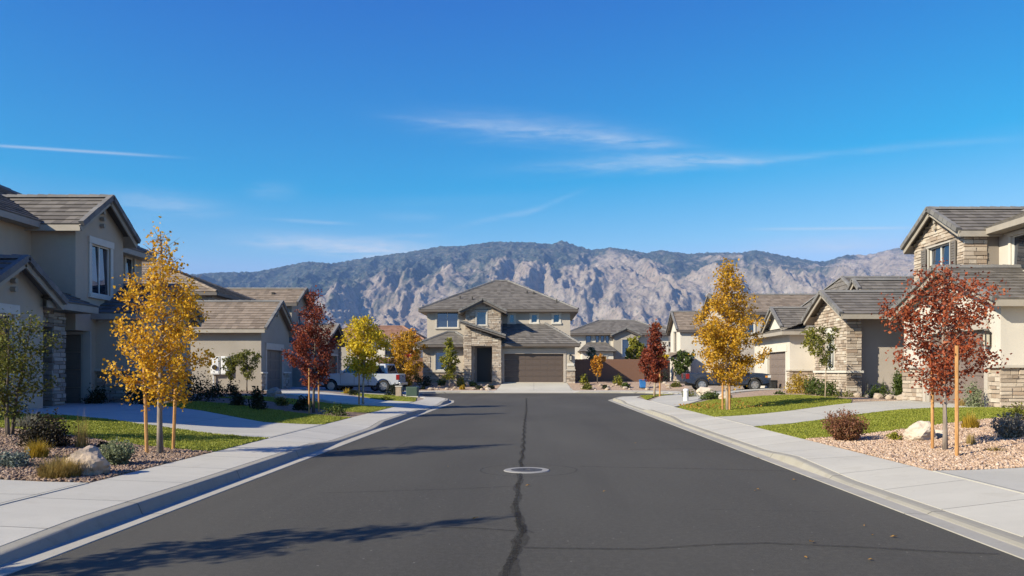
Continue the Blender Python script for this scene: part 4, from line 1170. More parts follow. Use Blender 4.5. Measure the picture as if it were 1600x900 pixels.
for i in range(11):
    p, q = Vector((-2.28, 65.16, 4.58)).lerp(Vector((-6.02, 65.16, 5.78)), i / 11), Vector((-2.28, 65.16, 4.58)).lerp(Vector((-6.02, 65.16, 5.78)), (i + 1.05) / 11); m.beam(p, q, .17, .16)
h.part('rake_tiles', m, M['rake'], r)
wains(h, FLo, -9.22, -5.75, .5, 1.55, 'stoneR'); m = MB(); stones(m, FLo, -9.22, -8.6, 1.66, 3.6, holes=[]); h.part('stone_veneer', m, M['stoneR'])
wains(h, FGr, 2.72, 3.44, .5, 1.7, 'stoneR'); wains(h, FGr, -2.74, -2.68, .5, 1.7, 'stoneR')
h.lamp(FGr, 3.05, 2.75)
m = MB(); FGr.box(m, 2.78, 3.35, 2.1, 2.3, .0, .05); h.part('house_number_plate', m, M['trim_lt'])

# ---- near right, cream two storey with stone gable
h = House('cream_house', 'cream two storey house with stone upper gable and shuttered window, behind the near red tree', (17, 27, .5))
W = MB(); FGx = Face('-x', 14.3); FUx = Face('-x', 15.5); FMx = Face('-x', 16.75); gd = (25.35, 29.15, .48, 2.95)
wallbox(W, 14.3, 19, 24.5, 30.9, 0, 3.95, {'-x': [gd]})
gable_tri(W, FGx, 24.5, 30.9, 3.95, 5.1)
wallbox(W, 16.75, 28, 17.5, 32.2, 0, 6.85, {'-x': [(26.2, 28.05, 5.05, 6.35), (21, 22.5, 4.9, 6.3)]})
h.part('wall', W, M['st_cream'])
W = MB(); ug = (29.75, 31.35, 5.1, 6.42)
wallbox(W, 15.5, 17.2, 28.8, 32.55, 3.2, 6.72, {'-x': [ug]}); gable_tri(W, FUx, 28.8, 32.55, 6.72, 7.7)
uw = h.part('gable_wall', W, M['mortar'])
m = MB(); stones(m, FUx, 28.8, 32.55, 4.2, 7.75, holes=[(ug[0] - .55, ug[1] + .55, ug[2] - .1, ug[3] + .12)], gable=(28.72, 32.63, 6.75, 7.82)); stones(m, Face('-y', 28.79), 15.46, 16.3, 4.3, 6.7)
h.part('stone_veneer', m, M['stoneR'], uw)
h.window(FUx, *ug, mull=1, tw=.06, proud=.055); h.shutters(FUx, *ug, w=.36)
h.window(FMx, 26.2, 28.05, 5.05, 6.35, mull=1, tw=.13, trim='trim_lt'); h.window(FMx, 21, 22.5, 4.9, 6.3, mull=1)
h.garage(FGx, *gd, 'gar2', secs=5, cols=6, jamb=.2, lintel=.3, trim='st_beige')
h.gable('x', 14.3, 17.0, 27.7, 3.2, 3.95, .385, over=.42, rake=.38, ends=(1, 0))
h.gable('x', 15.5, 21, 30.68, 1.88, 6.78, .55, over=.26, rake=.32, ends=(1, 0))
h.hip(16.15, 28.5, 16.9, 32.8, 6.72, 9.0, 22.3, 22.3, 22.5, 27.2)
h.corbels(FUx, 30.68, 7.35, 2)
wains(h, FGx, 24.47, 25.12, .3, 1.72, 'stoneR', 'trim'); wains(h, FGx, 29.38, 30.93, .3, 1.72, 'stoneR', 'trim'); wains(h, Face('-y', 24.49), 14.26, 18.9, .3, 1.72, 'stoneR', 'trim')
h.lamp(FGx, 25.05, 2.6)
# ---- second right, single storey with stone gable
h = House('single_storey_house', 'cream single storey house with narrow stone gable window, beside dark blue pickup', (17, 45, .5))
W = MB(); FGx = Face('-x', 16.0); gd = (50.75, 54.7, .45, 2.9)
wallbox(W, 16.0, 18, 50, 58, 0, 4.15, {'-x': [gd]})
h.part('garage_wall', W, M['st_cream'])
W = MB(); wallbox(W, 17.5, 32, 36.75, 58, 0, 4.3); wallbox(W, 14.7, 20, 36.6, 39.7, 0, 4.25); h.part('wall', W, M['st_beige'])
m = MB(); m.box(17.49, 17.5, 40, 50, .3, 4.2)
W = MB(); FSx = Face('-x', 14.1); sw = (37.5, 38.5, 1.75, 3.35)
wallbox(W, 14.1, 14.76, 36, 40, 0, 4.35, {'-x': [sw]}); gable_tri(W, FSx, 36, 40, 4.35, 5.2)
gw = h.part('gable_wall', W, M['mortar'])
m = MB(); stones(m, FSx, 36, 40, .35, 5.3, holes=[(sw[0] - .12, sw[1] + .12, sw[2] - .1, sw[3] + .36)], gable=(35.95, 40.05, 4.37, 5.32)); stones(m, Face('-y', 35.99), 14.06, 14.74, .35, 4.3)
h.part('stone_veneer', m, M['stoneR'], gw)
h.window(FSx, *sw, mull=1, tw=.06, head=.32, trim='trim_lt')
for F_, a0, a1 in ((FSx, 35.9, 37.0), (FSx, 37.0, 40.05), (Face('-y', 35.99), 14.0, 14.8)): h.trimboard(F_, a0, a1, 1.55, 1.66, .13, 'trim_lt', 'stone_cap')
h.gable('x', 14.1, 25, 38, 2.0, 4.4, .48, over=.5, rake=.42, ends=(1, 0))
h.hip(16.9, 32.6, 39.0, 58.6, 4.28, 7.35, 18.9, 28, 49, 49)
m = MB(); tiles(m, (15.4, 49.6, 4.12), (15.4, 58.6, 4.12), (18.2, 58.6, 5.2), (18.2, 49.6, 5.2)); tiles(m, (15.4, 49.5, 4.12), (18.2, 49.5, 4.12), (18.2, 51.5, 5.2), (17.2, 51.5, 4.85)); r = h.part('garage_roof', m, M['tile'])
m = MB(); m.box(15.36, 15.42, 49.5, 58.6, 3.9, 4.11); m.box(15.42, 18, 49.45, 49.5, 3.9, 4.11); m.face([(15.4, 49.5, 3.92), (15.4, 58.6, 3.92), (17, 58.6, 3.92), (17, 49.5, 3.92)]); h.part('fascia', m, M['fascia'], r)
W = MB(); gable_tri(W, Face('-x', 15.9), 50.3, 54.3, 4.4, 5.7); h.part('gablet_wall', W, M['st_white'])
h.gable('x', 15.9, 20, 52.3, 2.0, 4.5, .62, over=.2, rake=.35, ends=(1, 0))
W = MB(); gable_tri(W, Face('-x', 17.4), 42.4, 43.8, 6.1, 6.55); h.part('gablet_wall', W, M['fascia_dk'])
h.gable('x', 17.5, 20, 43.1, .6, 6.1, .7, over=.2, rake=.25, ends=(1, 0))
h.garage(FGx, *gd, 'gar2', secs=5, cols=4, jamb=.2, lintel=.45, trim='trim_lt')
h.lamp(FGx, 55.6, 2.5)
wains(h, FGx, 49.97, 50.5, .3, 1.65, 'stoneR', 'trim'); wains(h, Face('-y', 49.99), 15.96, 17.45, .3, 1.65, 'stoneR', 'trim')
m = MB(); m.tube([(14.92, 36.1, 4.2), (14.92, 36.45, 3.95), (14.92, 36.53, 3.8), (14.92, 36.53, .5)], .05, 8); h.part('downspout', m, M['copper'])

# ---- farther houses
h = House('brown_roofed_house', 'house with a long brown tiled roof showing behind the conical gold tree', (20, 69, .5))
W = MB(); wallbox(W, 15.6, 26, 66, 72.6, 0, 6.6, {'-x': [(68.5, 69.7, 4.6, 5.8)], '-y': [(17, 18.2, 4.8, 5.9)]}); gable_tri(W, Face('-x', 15.6), 66, 72.6, 6.6, 8.2); h.part('wall', W, M['st_beige'])
h.gable('x', 15.6, 26, 69.3, 3.3, 6.7, .47, over=.45, rake=.4, tile='tile2', fas='fascia_dk'); h.window(Face('-x', 15.6), 68.5, 69.7, 4.6, 5.8); h.window(Face('-y', 66), 17, 18.2, 4.8, 5.9)
h = House('white_gabled_house', 'pale house with a steep gable and arched window, half hidden by the conical gold tree', (17, 81, .5))
W = MB(); wallbox(W, 14.3, 23, 78, 83.6, 0, 5.8, {'-x': [(80, 81.5, 3.6, 5.6)]}); gable_tri(W, Face('-x', 14.3), 78, 83.6, 5.8, 7.6); h.part('wall', W, M['st_white'])
h.gable('x', 14.3, 23, 80.8, 2.8, 5.85, .64, over=.3, rake=.35, tile='tile2', fas='fascia_dk'); h.window(Face('-x', 14.3), 80, 81.5, 3.6, 5.6, mull=1, rows=1, tw=.15, frame='fascia')
m = MB(); wallbox(m, 13.6, 15, 76.6, 83, 0, 3.0); h.part('entry_pier', m, M['st_white'])
m = MB(); tiles(m, (13.2, 76.2, 3.1), (13.2, 83.4, 3.1), (14.6, 83.4, 3.7), (14.6, 76.2, 3.7)); h.part('entry_roof', m, M['tile2'])
m = MB(); stones(m, Face('-x', 13.59), 76.6, 78.6, .3, 2.6); h.part('stone_veneer', m, M['stoneR'])
h = House('far_grey_roofed_house', 'distant pale two storey house with grey roofs above the fence, right of the street end', (9, 98, .5))
W = MB(); FYf = Face('-y', 95)
wns = [(6.2, 6.8, 4.8, 5.9), (7.35, 7.75, 4.8, 5.9), (7.95, 8.35, 4.8, 5.9), (8.55, 8.95, 4.8, 5.9)]
wallbox(W, 4.2, 16, 95, 102, 0, 6.15, {'-y': wns + [(12.0, 12.5, 4.2, 5.4)]}); h.part('wall', W, M['st_white'])
for q in wns + [(12.0, 12.5, 4.2, 5.4)]: h.window(FYf, *q, mull=0, tw=.06, frame='fascia_dk')
h.hip(3.7, 16.5, 94.4, 102.6, 6.15, 7.9, 8, 12.5, 98.5, 98.5, fas='fascia_dk', course=.5)
W = MB(); wallbox(W, 9.4, 12.3, 94, 96, 0, 6.0, {'-y': [(10.4, 11.2, 3.4, 5.4)]}); gable_tri(W, Face('-y', 94), 9.4, 12.3, 6.0, 6.6); h.part('gable_wall', W, M['st_tan'])
h.gable('y', 94, 99, 10.85, 1.45, 6.05, .45, over=.35, rake=.35, ends=(1, 0), fas='fascia_dk', course=.5); h.window(Face('-y', 94), 10.4, 11.2, 3.4, 5.4, mull=0)
W = MB(); wallbox(W, 5.6, 9.2, 92.4, 95, 0, 3.9, {'-y': [(7.4, 8.4, 1.6, 3.4)]}); h.part('porch_wall', W, M['st_white']); h.window(Face('-y', 92.4), 7.4, 8.4, 1.6, 3.4, mull=0, frame='fascia_dk')
m = MB(); tiles(m, (5.2, 91.9, 3.95), (9.6, 91.9, 3.95), (8.6, 95, 5.1), (6.4, 95, 5.1), .5); tiles(m, (5.2, 95, 3.95), (5.2, 91.9, 3.95), (6.4, 95, 5.1), (6.4, 95, 5.1), .5); tiles(m, (9.6, 91.9, 3.95), (9.6, 95, 3.95), (8.6, 95, 5.1), (8.6, 95, 5.1), .5); h.part('porch_roof', m, M['tile'])
h = House('far_red_roofed_house', 'distant low house with reddish tile roof, left of the street end above amber tree', (-19, 104, .5))
W = MB(); wallbox(W, -23, -14.2, 100, 108, 0, 5.6, {'-y': [(-18.6, -17.4, 3.4, 4.8), (-16.4, -15.4, 3.4, 4.8)]}); h.part('wall', W, M['st_white'])
for q in ((-18.6, -17.4, 3.4, 4.8), (-16.4, -15.4, 3.4, 4.8)): h.window(Face('-y', 100), *q, mull=0, tw=.08)
h.hip(-23.6, -13.6, 99.4, 108.6, 5.6, 7.5, -20, -17, 104, 104, tile='tile3', course=.5)
h = House('far_ochre_house', 'distant ochre house with low red roof, between the pickup tree and the amber tree', (-27, 125, .5))
W = MB(); wallbox(W, -32, -22.5, 120, 128, 0, 6.6, {'-y': [(-27, -25.5, 4, 5.6)]}); h.part('wall', W, M['st_tan']); h.window(Face('-y', 120), -27, -25.5, 4, 5.6, mull=0)
h.hip(-32.6, -21.9, 119.4, 128.6, 6.6, 8.4, -29, -25.5, 124, 124, tile='tile3', course=.5)
h = House('far_right_house', 'distant tan house with grey roof, between the far red tree and the pale gabled house', (19, 122, .5))
W = MB(); wallbox(W, 13, 24, 118, 127, 0, 6.2, {'-y': [(15.5, 17, 3.8, 5.3)]}); h.part('wall', W, M['st_beige']); h.window(Face('-y', 118), 15.5, 17, 3.8, 5.3, mull=0)
h.hip(12.4, 24.6, 117.4, 127.6, 6.2, 8.6, 17, 20, 122.5, 122.5, course=.5)

# ---- fences
def fence(name, label, pts, hgt, mat, block=False):
    t_ = thing(name, label, 'fence' if not block else 'wall', (pts[0][0], pts[0][1], zg(*pts[0])))
    for (x0, y0), (x1, y1) in zip(pts[:-1], pts[1:]):
        L = math.hypot(x1 - x0, y1 - y0); n = max(1, round(L / .15)); m = MB(); ux, uy = (x1 - x0) / L, (y1 - y0) / L
        z = zg(x0, y0)
        for i in range(n):
            a, b = i / n, (i + .985) / n; hh = hgt + random.uniform(-.015, .015)
            m.beam((x0 + (x1 - x0) * a, y0 + (y1 - y0) * a, z + hh / 2), (x0 + (x1 - x0) * b, y0 + (y1 - y0) * b, z + hh / 2), .025, hh)
        for zz in (.35, hgt - .3): m.beam((x0 + uy * .05, y0 - ux * .05 + .1, z + zz), (x1 + uy * .05, y1 - ux * .05 + .1, z + zz), .05, .09)
        o = m.build('fence_panel', mat, t_)
        for k in range(int(L / 2.4) + 1):
            m = MB(); px, py = x0 + ux * min(L, k * 2.4), y0 + uy * min(L, k * 2.4); m.box(px - .055, px + .055, py + .03, py + .14, z - .2, z + hgt + .06); m.build('post', mat, t_)
fence('wooden_fence', 'brown wooden fence right of the house at the street end', [(3.5, 69.4), (9.6, 69.4)], 1.95, M['fence'])
fence('wooden_fence', 'lighter return of brown fence behind the far red tree', [(9.7, 69.5), (12.6, 74)], 1.95, M['fence'])
fence('wooden_fence', 'reddish wooden fence left of the house at the street end', [(-13.6, 70.2), (-9.4, 70.2)], 2.1, M['fence'])
# ------------------------------------------------------------------ trees
PROF = {
    'oval': ([0, .12, .32, .55, .78, 1], [.30, .80, 1, .78, .42, .06]),
    'cone': ([0, .08, .2, .45, .7, .88, 1], [.45, .9, 1, .72, .40, .20, .03]),
    'round': ([0, .12, .35, .6, .82, 1], [.28, .78, 1, .92, .62, .12]),
    'vase': ([0, .2, .5, .75, 1], [.25, .6, .95, 1, .35]),
    'flame': ([0, .12, .3, .5, .7, .85, 1], [.35, .85, 1, .85, .45, .22, .04])}
def tree(name, label, cat, P, H, clear, rad, prof, nl, nleaf, ls, mat, tr, bark='bark', seed=1, group=None, topdens=.5, lean=(0, 0), stems=1, spread=.0, clump=.5, updir=.7):
    rg = np.random.default_rng(seed); rr = random.Random(seed)
    P = Vector(P); root = thing(name, label, cat, P, group)
    tk = MB(); cen = []; wts = []
    pa, pb = PROF[prof]
    for st in range(stems):
        az = st * 2.4 + rr.random(); off = Vector((math.cos(az), math.sin(az), 0)) * spread if stems > 1 else Vector((0, 0, 0))
        ph = rr.random() * 6
        def leader(z):
            f = z / H
            return P + Vector((lean[0] * f + .03 * math.sin(f * 7 + ph) * H * .2, lean[1] * f + .03 * math.cos(f * 6 + ph) * H * .2, z)) + off * (.15 + 1.2 * f)
        n = 9; tk.tube([leader(H * .93 * i / n) - (Vector((0, 0, .15)) if i == 0 else Vector((0, 0, 0))) for i in range(n + 1)], [tr * (1.25 if i == 0 else 1) * (1 - .88 * (i / n) ** .9) + .003 for i in range(n + 1)], 8)
        for i in range(nl):
            tt = min(.97, max(0.0, (i + rr.uniform(.1, .9)) / nl)); z0 = clear + (H - clear) * tt * .88 - .1 * (H - clear) * (1 - tt)
            z0 = max(z0, clear * .8)
            r = rad * np.interp(tt, pa, pb) * rr.uniform(.60, 1.12); a = i * 2.399 + rr.uniform(-.5, .5)
            base = leader(z0); tip = base + Vector((math.cos(a) * r, math.sin(a) * r, r * rr.uniform(updir * .5, updir * 1.3)))
            mid = base.lerp(tip, .5) + Vector((0, 0, -.06 * r))
            br = tr * .32 * (1 - .6 * tt) + .003
            tk.tube([base, mid, tip], [br, br * .6, .003], 5, cap=False)
            w_ = (1 - (1 - topdens) * tt) * (.35 + r / rad)
            ntw = 5 + int(4 * r / rad)
            for k in range(ntw):
                s = rr.uniform(.25, 1.0); q = base.lerp(mid, s * 2) if s < .5 else mid.lerp(tip, s * 2 - 1)
                d = Vector((rr.gauss(0, 1), rr.gauss(0, 1), rr.gauss(.35, .8))).normalized() * rad * rr.uniform(.10, .30)
                e = q + d; tk.tube([q, e], [.005, .002], 3, cap=False)
                for _ in range(5): cen.append(q.lerp(e, rr.uniform(.2, 1.1))); wts.append(w_ * rr.uniform(1 - clump, 1 + clump))
        for k in range(4):
            cen.append(leader(H * rr.uniform(.84, .98))); wts.append(.35 * topdens)
    cen = np.array([c[:] for c in cen]); wts = np.array(wts); wts /= wts.sum()
    idx = rg.choice(len(cen), nleaf, p=wts)
    c = cen[idx] + rg.normal(0, 1, (nleaf, 3)) * (.045 + .035 * rad)
    v, f = leaves_np(c, ls, rg, up=-.2)
    tk.build('trunk', M[bark], root, smooth=True)
    np_obj('crown', v, f, M[mat], root)
    return root

def Hpx(P, py): return EYE + (VY - py) / FOC * P.y - P.z
def stake(P, h, label, r=.032, tie=None, lean=(0, 0)):
    m = MB(); m.tube([P - Vector((0, 0, .2)), P + Vector((lean[0], lean[1], h))], [r, r * .92], 8)
    o = m.build('tree_stake', M['stake'], smooth=False); tag(o, label, 'tree stake')
    if tie:
        m = MB(); m.tube([P + Vector((lean[0] * .5, 0, tie[0])), tie[1]], .012, 6); m.build('tie_bar', M['blackp'], o)
        for fr in (0, 1):
            q = P + Vector((0, 0, tie[0])) if fr == 0 else tie[1]
    return o
def wpx(P, px): return px / FOC * P.y

P = foot(252, 709); T1 = tree('gold_tree', 'tall young gold leaved tree with sparse top, staked in the left front gravel bed', 'tree', P, Hpx(P, 336), Hpx(P, 612), wpx(P, 82), 'flame', 46, 6800, .056, 'gold', .052, 'bark', 3, topdens=.22, clump=.97)
P2 = foot(230, 708); stake(P2, Hpx(P2, 545), 'left wooden stake of the tall gold tree in the left gravel', lean=(-.06, 0))
P2 = foot(270, 703); stake(P2, Hpx(P2, 585), 'right wooden stake of the tall gold tree in the left gravel', lean=(.06, 0))
P = foot(14, 680); tree('desert_tree', 'olive green multi stemmed small tree at the left edge of the picture', 'tree', P, Hpx(P, 478), .45, wpx(P, 56), 'round', 15, 5200, .05, 'olive', .028, 'barkd', 9, stems=3, spread=.28, topdens=.5, clump=.8)
P = foot(491, 645); tree('red_leaved_tree', 'red leaved tree in front of the left gabled garage', 'tree', P, Hpx(P, 436), Hpx(P, 592), wpx(P, 44), 'flame', 42, 7000, .068, 'red', .045, 'barkd', 14, topdens=.3, clump=.6)
P2 = foot(483, 646); stake(P2, Hpx(P2, 575), 'thin stake left of the left red tree trunk', .03)
P2 = foot(498, 643); stake(P2, Hpx(P2, 575), 'thin stake right of the left red tree trunk', .03)
P = foot(568, 632); tree('yellow_tree', 'yellow green tree in front of the white pickup', 'tree', P, Hpx(P, 488), Hpx(P, 584), wpx(P, 39), 'round', 36, 7000, .09, 'lemon', .05, 'barkt', 21, topdens=.55, clump=.6)
P2 = foot(561, 632); stake(P2, Hpx(P2, 580), 'stake beside the trunk of the yellow green tree by the white pickup', .035)
P = Vector((-10.3, 63.2, zg(-10.3, 63.2))); tree('amber_tree', 'amber orange tree beyond the left street bend, behind the white pickup', 'tree', P, Hpx(P, 512), Hpx(P, 602), wpx(P, 36), 'round', 32, 6000, .14, 'gold2', .06, 'barkd', 25, topdens=.5)
P = Vector((-6.7, 63.8, zg(-6.7, 63.8))); tree('young_tree', 'small yellow green tree before the left wing of the end house', 'tree', P, Hpx(P, 522), Hpx(P, 588), wpx(P, 18), 'oval', 26, 3600, .12, 'yelgreen', .04, 'bark', 27, topdens=.6)
P = Vector((-17.3, 45.6, zg(-17.3, 45.6))); tree('sapling', 'dark olive sapling nearer the white utility cabinet', 'tree', P, Hpx(P, 556), Hpx(P, 590), wpx(P, 17), 'vase', 14, 1200, .10, 'olive', .03, 'barkd', 31, topdens=.7)
P = Vector((-16.2, 45.2, zg(-16.2, 45.2))); tree('sapling', 'dark olive sapling nearer the corner of the left gabled garage', 'tree', P, Hpx(P, 548), Hpx(P, 590), wpx(P, 23), 'vase', 16, 1700, .10, 'olive', .04, 'barkd', 33, topdens=.7)

P = foot(1475, 704); T8 = tree('rust_tree', 'near rust red tree between two stakes in the pink gravel bed', 'tree', P, Hpx(P, 404), Hpx(P, 598), wpx(P, 84), 'round', 40, 7400, .055, 'rust', .042, 'bark', 41, topdens=.4, clump=.97)
P2 = foot(1457, 702); stake(P2, Hpx(P2, 560), 'left wooden stake of the near rust red tree', .03, tie=(1.28, P + Vector((0, 0, 1.28))))
P2 = foot(1495, 713); stake(P2, Hpx(P2, 540), 'right wooden stake of the near rust red tree', .034, tie=(1.36, P + Vector((0, 0, 1.28))))
P = foot(1136, 641); tree('conical_gold_tree', 'tall conical gold tree on the right lawn before the dark pickup', 'tree', P, Hpx(P, 393), Hpx(P, 588), wpx(P, 62), 'cone', 60, 13500, .08, 'gold2', .06, 'barkt', 47, topdens=.55, clump=.6)
P2 = foot(1129, 641); stake(P2, Hpx(P2, 575), 'left stake under the conical gold tree', .04)
P2 = foot(1140, 641); stake(P2, Hpx(P2, 575), 'right stake under the conical gold tree', .04)
P = Vector((7.0, 46.3, zg(7.0, 46.3))); tree('far_red_tree', 'far red tree at the right bend of the street, left of the dark pickup', 'tree', P, Hpx(P, 494), Hpx(P, 590), wpx(P, 26), 'cone', 40, 6500, .115, 'red', .06, 'barkt', 53, topdens=.6, clump=.4)
P2 = Vector((7.25, 46.0, zg(7.25, 46))); stake(P2, 1.6, 'stake beside the trunk of the far red tree', .05)
P = Vector((15.2, 36 * 1.0 - .0, zg(15.2, 35.2))); P = foot(1270, 604); P = Vector((14.7, 41.8, zg(14.7, 41.8))); tree('sapling', 'thin leaning sapling left of the narrow stone gable at right', 'tree', P, Hpx(P, 514), Hpx(P, 556), wpx(P, 22), 'vase', 13, 1300, .10, 'yelgreen', .03, 'barkt', 57, topdens=.8)
P = Vector((12.4, 34.0, zg(12.4, 34.0))); tree('sapling', 'thin green sapling on the lawn before the narrow stone gable window', 'tree', P, Hpx(P, 510), Hpx(P, 572), wpx(P, 24), 'vase', 13, 1500, .085, 'olive', .025, 'barkt', 59, topdens=.8)
P = Vector((5.3, 66.5, zg(5.3, 66.5))); tree('young_tree', 'small orange red tree before the brown fence', 'tree', P, Hpx(P, 556), Hpx(P, 585), wpx(P, 14), 'vase', 14, 900, .14, 'orange', .04, 'barkd', 61, topdens=.8)
P = Vector((9.5, 76, zg(9.5, 76))); tree('green_tree', 'yellowish green tree standing behind the brown fence', 'tree', P, Hpx(P, 526), 1.2, wpx(P, 19), 'round', 22, 2200, .22, 'yelgreen', .08, 'bark', 63, topdens=.8)
P = Vector((11.6, 74.5, zg(11.6, 74.5))); tree('yellow_tree', 'small yellow tree left of the far red tree', 'tree', P, Hpx(P, 541), 1.0, wpx(P, 15), 'round', 18, 1500, .2, 'lemon', .06, 'bark', 65, topdens=.8)
P = Vector((5.4, 75, zg(5.4, 75))); tree('green_tree', 'pale green tree top showing between the end house and the distant pale house', 'tree', P, Hpx(P, 541), 1.2, wpx(P, 12), 'round', 14, 800, .2, 'sage', .06, 'bark', 67, topdens=.8)
P = Vector((-11.5, 73, zg(-11.5, 73))); tree('red_bush_tree', 'crimson tree crown low behind the amber tree', 'tree', P, Hpx(P, 556), .5, wpx(P, 24), 'round', 18, 1800, .2, 'crimson', .07, 'barkd', 69, topdens=.8)
P = Vector((-13.4, 88, .5)); tree('orange_tree', 'orange tree crown rising above the distant roofs left of the end house', 'tree', P, Hpx(P, 512), 2, wpx(P, 18), 'round', 18, 1600, .25, 'orange', .1, 'barkd', 71, topdens=.8)
P = Vector((15.2, 98, .5)); tree('orange_tree', 'distant orange tree above the roof line right of the far red tree', 'tree', P, Hpx(P, 498), 2, wpx(P, 16), 'oval', 18, 1500, .28, 'orange', .1, 'barkd', 73, topdens=.8)
P = Vector((13.4, 72.0, zg(13.4, 72))); tree('green_tree', 'dark green tree behind the trunk of the far red tree', 'tree', P, Hpx(P, 548), .6, wpx(P, 18), 'round', 18, 1800, .2, 'green', .07, 'barkd', 75, topdens=.8)
# a street tree just outside the frame throws its shadow on the near asphalt
P = Vector((-7.55, 4.3, zg(-7.55, 4.3))); tree('street_tree', 'street tree just left of the frame whose shadow crosses the near asphalt', 'tree', P, 5.0, 2.0, .62, 'flame', 30, 2300, .075, 'gold', .045, 'bark', 81, topdens=.5)

# ------------------------------------------------------------------ shrubs
def shrub(kind, px, py, w, h, mat, name, label, cat='shrub', n=900, ls=.05, seed=None, at=None, group=None, y=None, flop=.6):
    if at is not None: P = Vector((at[0], at[1], zg(*at)))
    else: P = foot(px, py)
    rg = np.random.default_rng(seed if seed is not None else abs(int(px * 7 + py)))
    W, Hh = wpx(P, w) / 2, wpx(P, h)
    if kind == 'leafy':      # round leafy mass of many short shoots with uneven outline
        k = max(26, n // 14); az = rg.uniform(0, 6.283, k); el = np.arccos(rg.uniform(0, 1, k)) ; rad = rg.uniform(.72, 1.08, k) * (1 + .18 * np.sin(az * 3 + px) * np.sin(el * 2))
        tips = np.stack([np.sin(el) * np.cos(az) * W * rad, np.sin(el) * np.sin(az) * W * rad, np.cos(el) * Hh * rad * .93 + .04 * Hh], 1)
        i = rg.integers(0, k, n); s = rg.uniform(.35, 1, n)[:, None] ** .5
        c = tips[i] * s + rg.normal(0, 1, (n, 3)) * .07 * (W + Hh); c[:, 2] = np.abs(c[:, 2])
        v, f = leaves_np(c + np.array(P), ls, rg, up=.3)
        st = blades_np(np.repeat(np.array(P)[None], 12, 0) + rg.normal(0, .05, (12, 3)) * [1, 1, 0], Hh * .7, .018, rg, .6)
        v2, f2 = st; f = np.concatenate([f, f2 + len(v)]); v = np.concatenate([v, v2])
    elif kind == 'stem':     # upright leafy stems fanning out of the base
        k = max(18, n // 22); az = rg.uniform(0, 6.283, k); out_ = np.sqrt(rg.uniform(0, 1, k)); hh = Hh * rg.uniform(.65, 1.05, k) * np.sqrt(1 - .6 * out_ ** 2)
        b0 = np.stack([np.cos(az) * out_ * W * .35, np.sin(az) * out_ * W * .35, az * 0], 1); tp = np.stack([np.cos(az) * out_ * W, np.sin(az) * out_ * W, hh], 1)
        i = rg.integers(0, k, n); s = rg.uniform(.12, 1, n)[:, None]
        c = b0[i] * (1 - s) + tp[i] * s + rg.normal(0, .022 * (W + Hh), (n, 3)); c[:, 2] = np.abs(c[:, 2])
        v, f = leaves_np(c + np.array(P), ls, rg, up=.9, wid=.3)
        d = tp - b0; dirs = np.stack([np.cos(az), np.sin(az), az * 0], 1)
        v2, f2 = blades_np(b0 + np.array(P), Hh * .9, .012, rg, .45, dirs=dirs); f = np.concatenate([f, f2 + len(v)]); v = np.concatenate([v, v2])
    else:                    # clump of arching blades
        az = rg.uniform(0, 6.283, n); r0 = np.sqrt(rg.uniform(0, 1, n)) * W * .68
        b0 = np.stack([np.cos(az) * r0, np.sin(az) * r0, az * 0], 1) + np.array(P)
        dirs = np.stack([np.cos(az + rg.normal(0, 1.1, n)), np.sin(az + rg.normal(0, 1.1, n)), az * 0], 1)
        v, f = blades_np(b0, Hh * (1.12 - .55 * (r0 / W / .68) ** 2) * rg.choice([1, .8, .55], n), ls, rg, flop * W / max(Hh, .01) * .7, dirs=dirs)
    o = np_obj(name, v, f, M[mat]); tag(o, label, cat, group); return o

shrub('leafy', 73, 698, 70, 52, 'bronzedark', 'dark_bush', 'dark bronze rounded bush at the lawn edge in the left bed', n=2600, ls=.045)
shrub('grass', 57, 716, 44, 32, 'goldgrass', 'golden_clump', 'small bright golden clump in front of the dark bronze bush', n=1000, ls=.009, flop=.9)
shrub('grass', 94, 746, 84, 40, 'straw', 'straw_grass', 'straw coloured mounded grass against the left boulder', 'grass clump', n=2600, ls=.007, flop=1.15)
shrub('leafy', 20, 729, 54, 26, 'bluegrey', 'blue_grey_shrub', 'low blue grey shrub at the left edge of the left bed', n=1500, ls=.035)
shrub('stem', 184, 727, 58, 42, 'sage', 'sage_bush', 'round grey green sage bush right of the left boulder', n=3000, ls=.04)
shrub('grass', 128, 700, 30, 62, 'straw', 'plume_grass', 'tall thin plume grass behind the left boulder', 'grass clump', n=130, ls=.008, flop=.75)
shrub('leafy', 165, 700, 30, 12, 'dkgreen', 'low_shrub', 'flat dark shrub between the sage bush and the lawn at left', n=300, ls=.04)
shrub('grass', 45, 668, 60, 30, 'greyspike', 'grey_grass', 'pale grey tuft behind the dark bronze bush', 'grass clump', n=260, ls=.016)
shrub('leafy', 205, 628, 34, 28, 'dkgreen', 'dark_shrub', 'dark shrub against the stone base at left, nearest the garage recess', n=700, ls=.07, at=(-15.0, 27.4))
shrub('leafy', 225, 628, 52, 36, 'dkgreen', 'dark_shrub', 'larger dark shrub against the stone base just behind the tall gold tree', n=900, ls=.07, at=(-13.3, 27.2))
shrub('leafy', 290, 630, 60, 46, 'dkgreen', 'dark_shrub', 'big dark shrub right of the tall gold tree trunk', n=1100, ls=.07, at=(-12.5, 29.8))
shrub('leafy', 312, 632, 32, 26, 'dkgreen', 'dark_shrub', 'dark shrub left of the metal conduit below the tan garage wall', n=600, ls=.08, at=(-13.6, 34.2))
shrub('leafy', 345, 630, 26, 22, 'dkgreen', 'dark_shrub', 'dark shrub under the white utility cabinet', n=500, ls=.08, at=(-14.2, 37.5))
shrub('leafy', 371, 634, 22, 24, 'dkgreen', 'dark_shrub', 'dark shrub in front of the olive saplings at left', n=500, ls=.08)
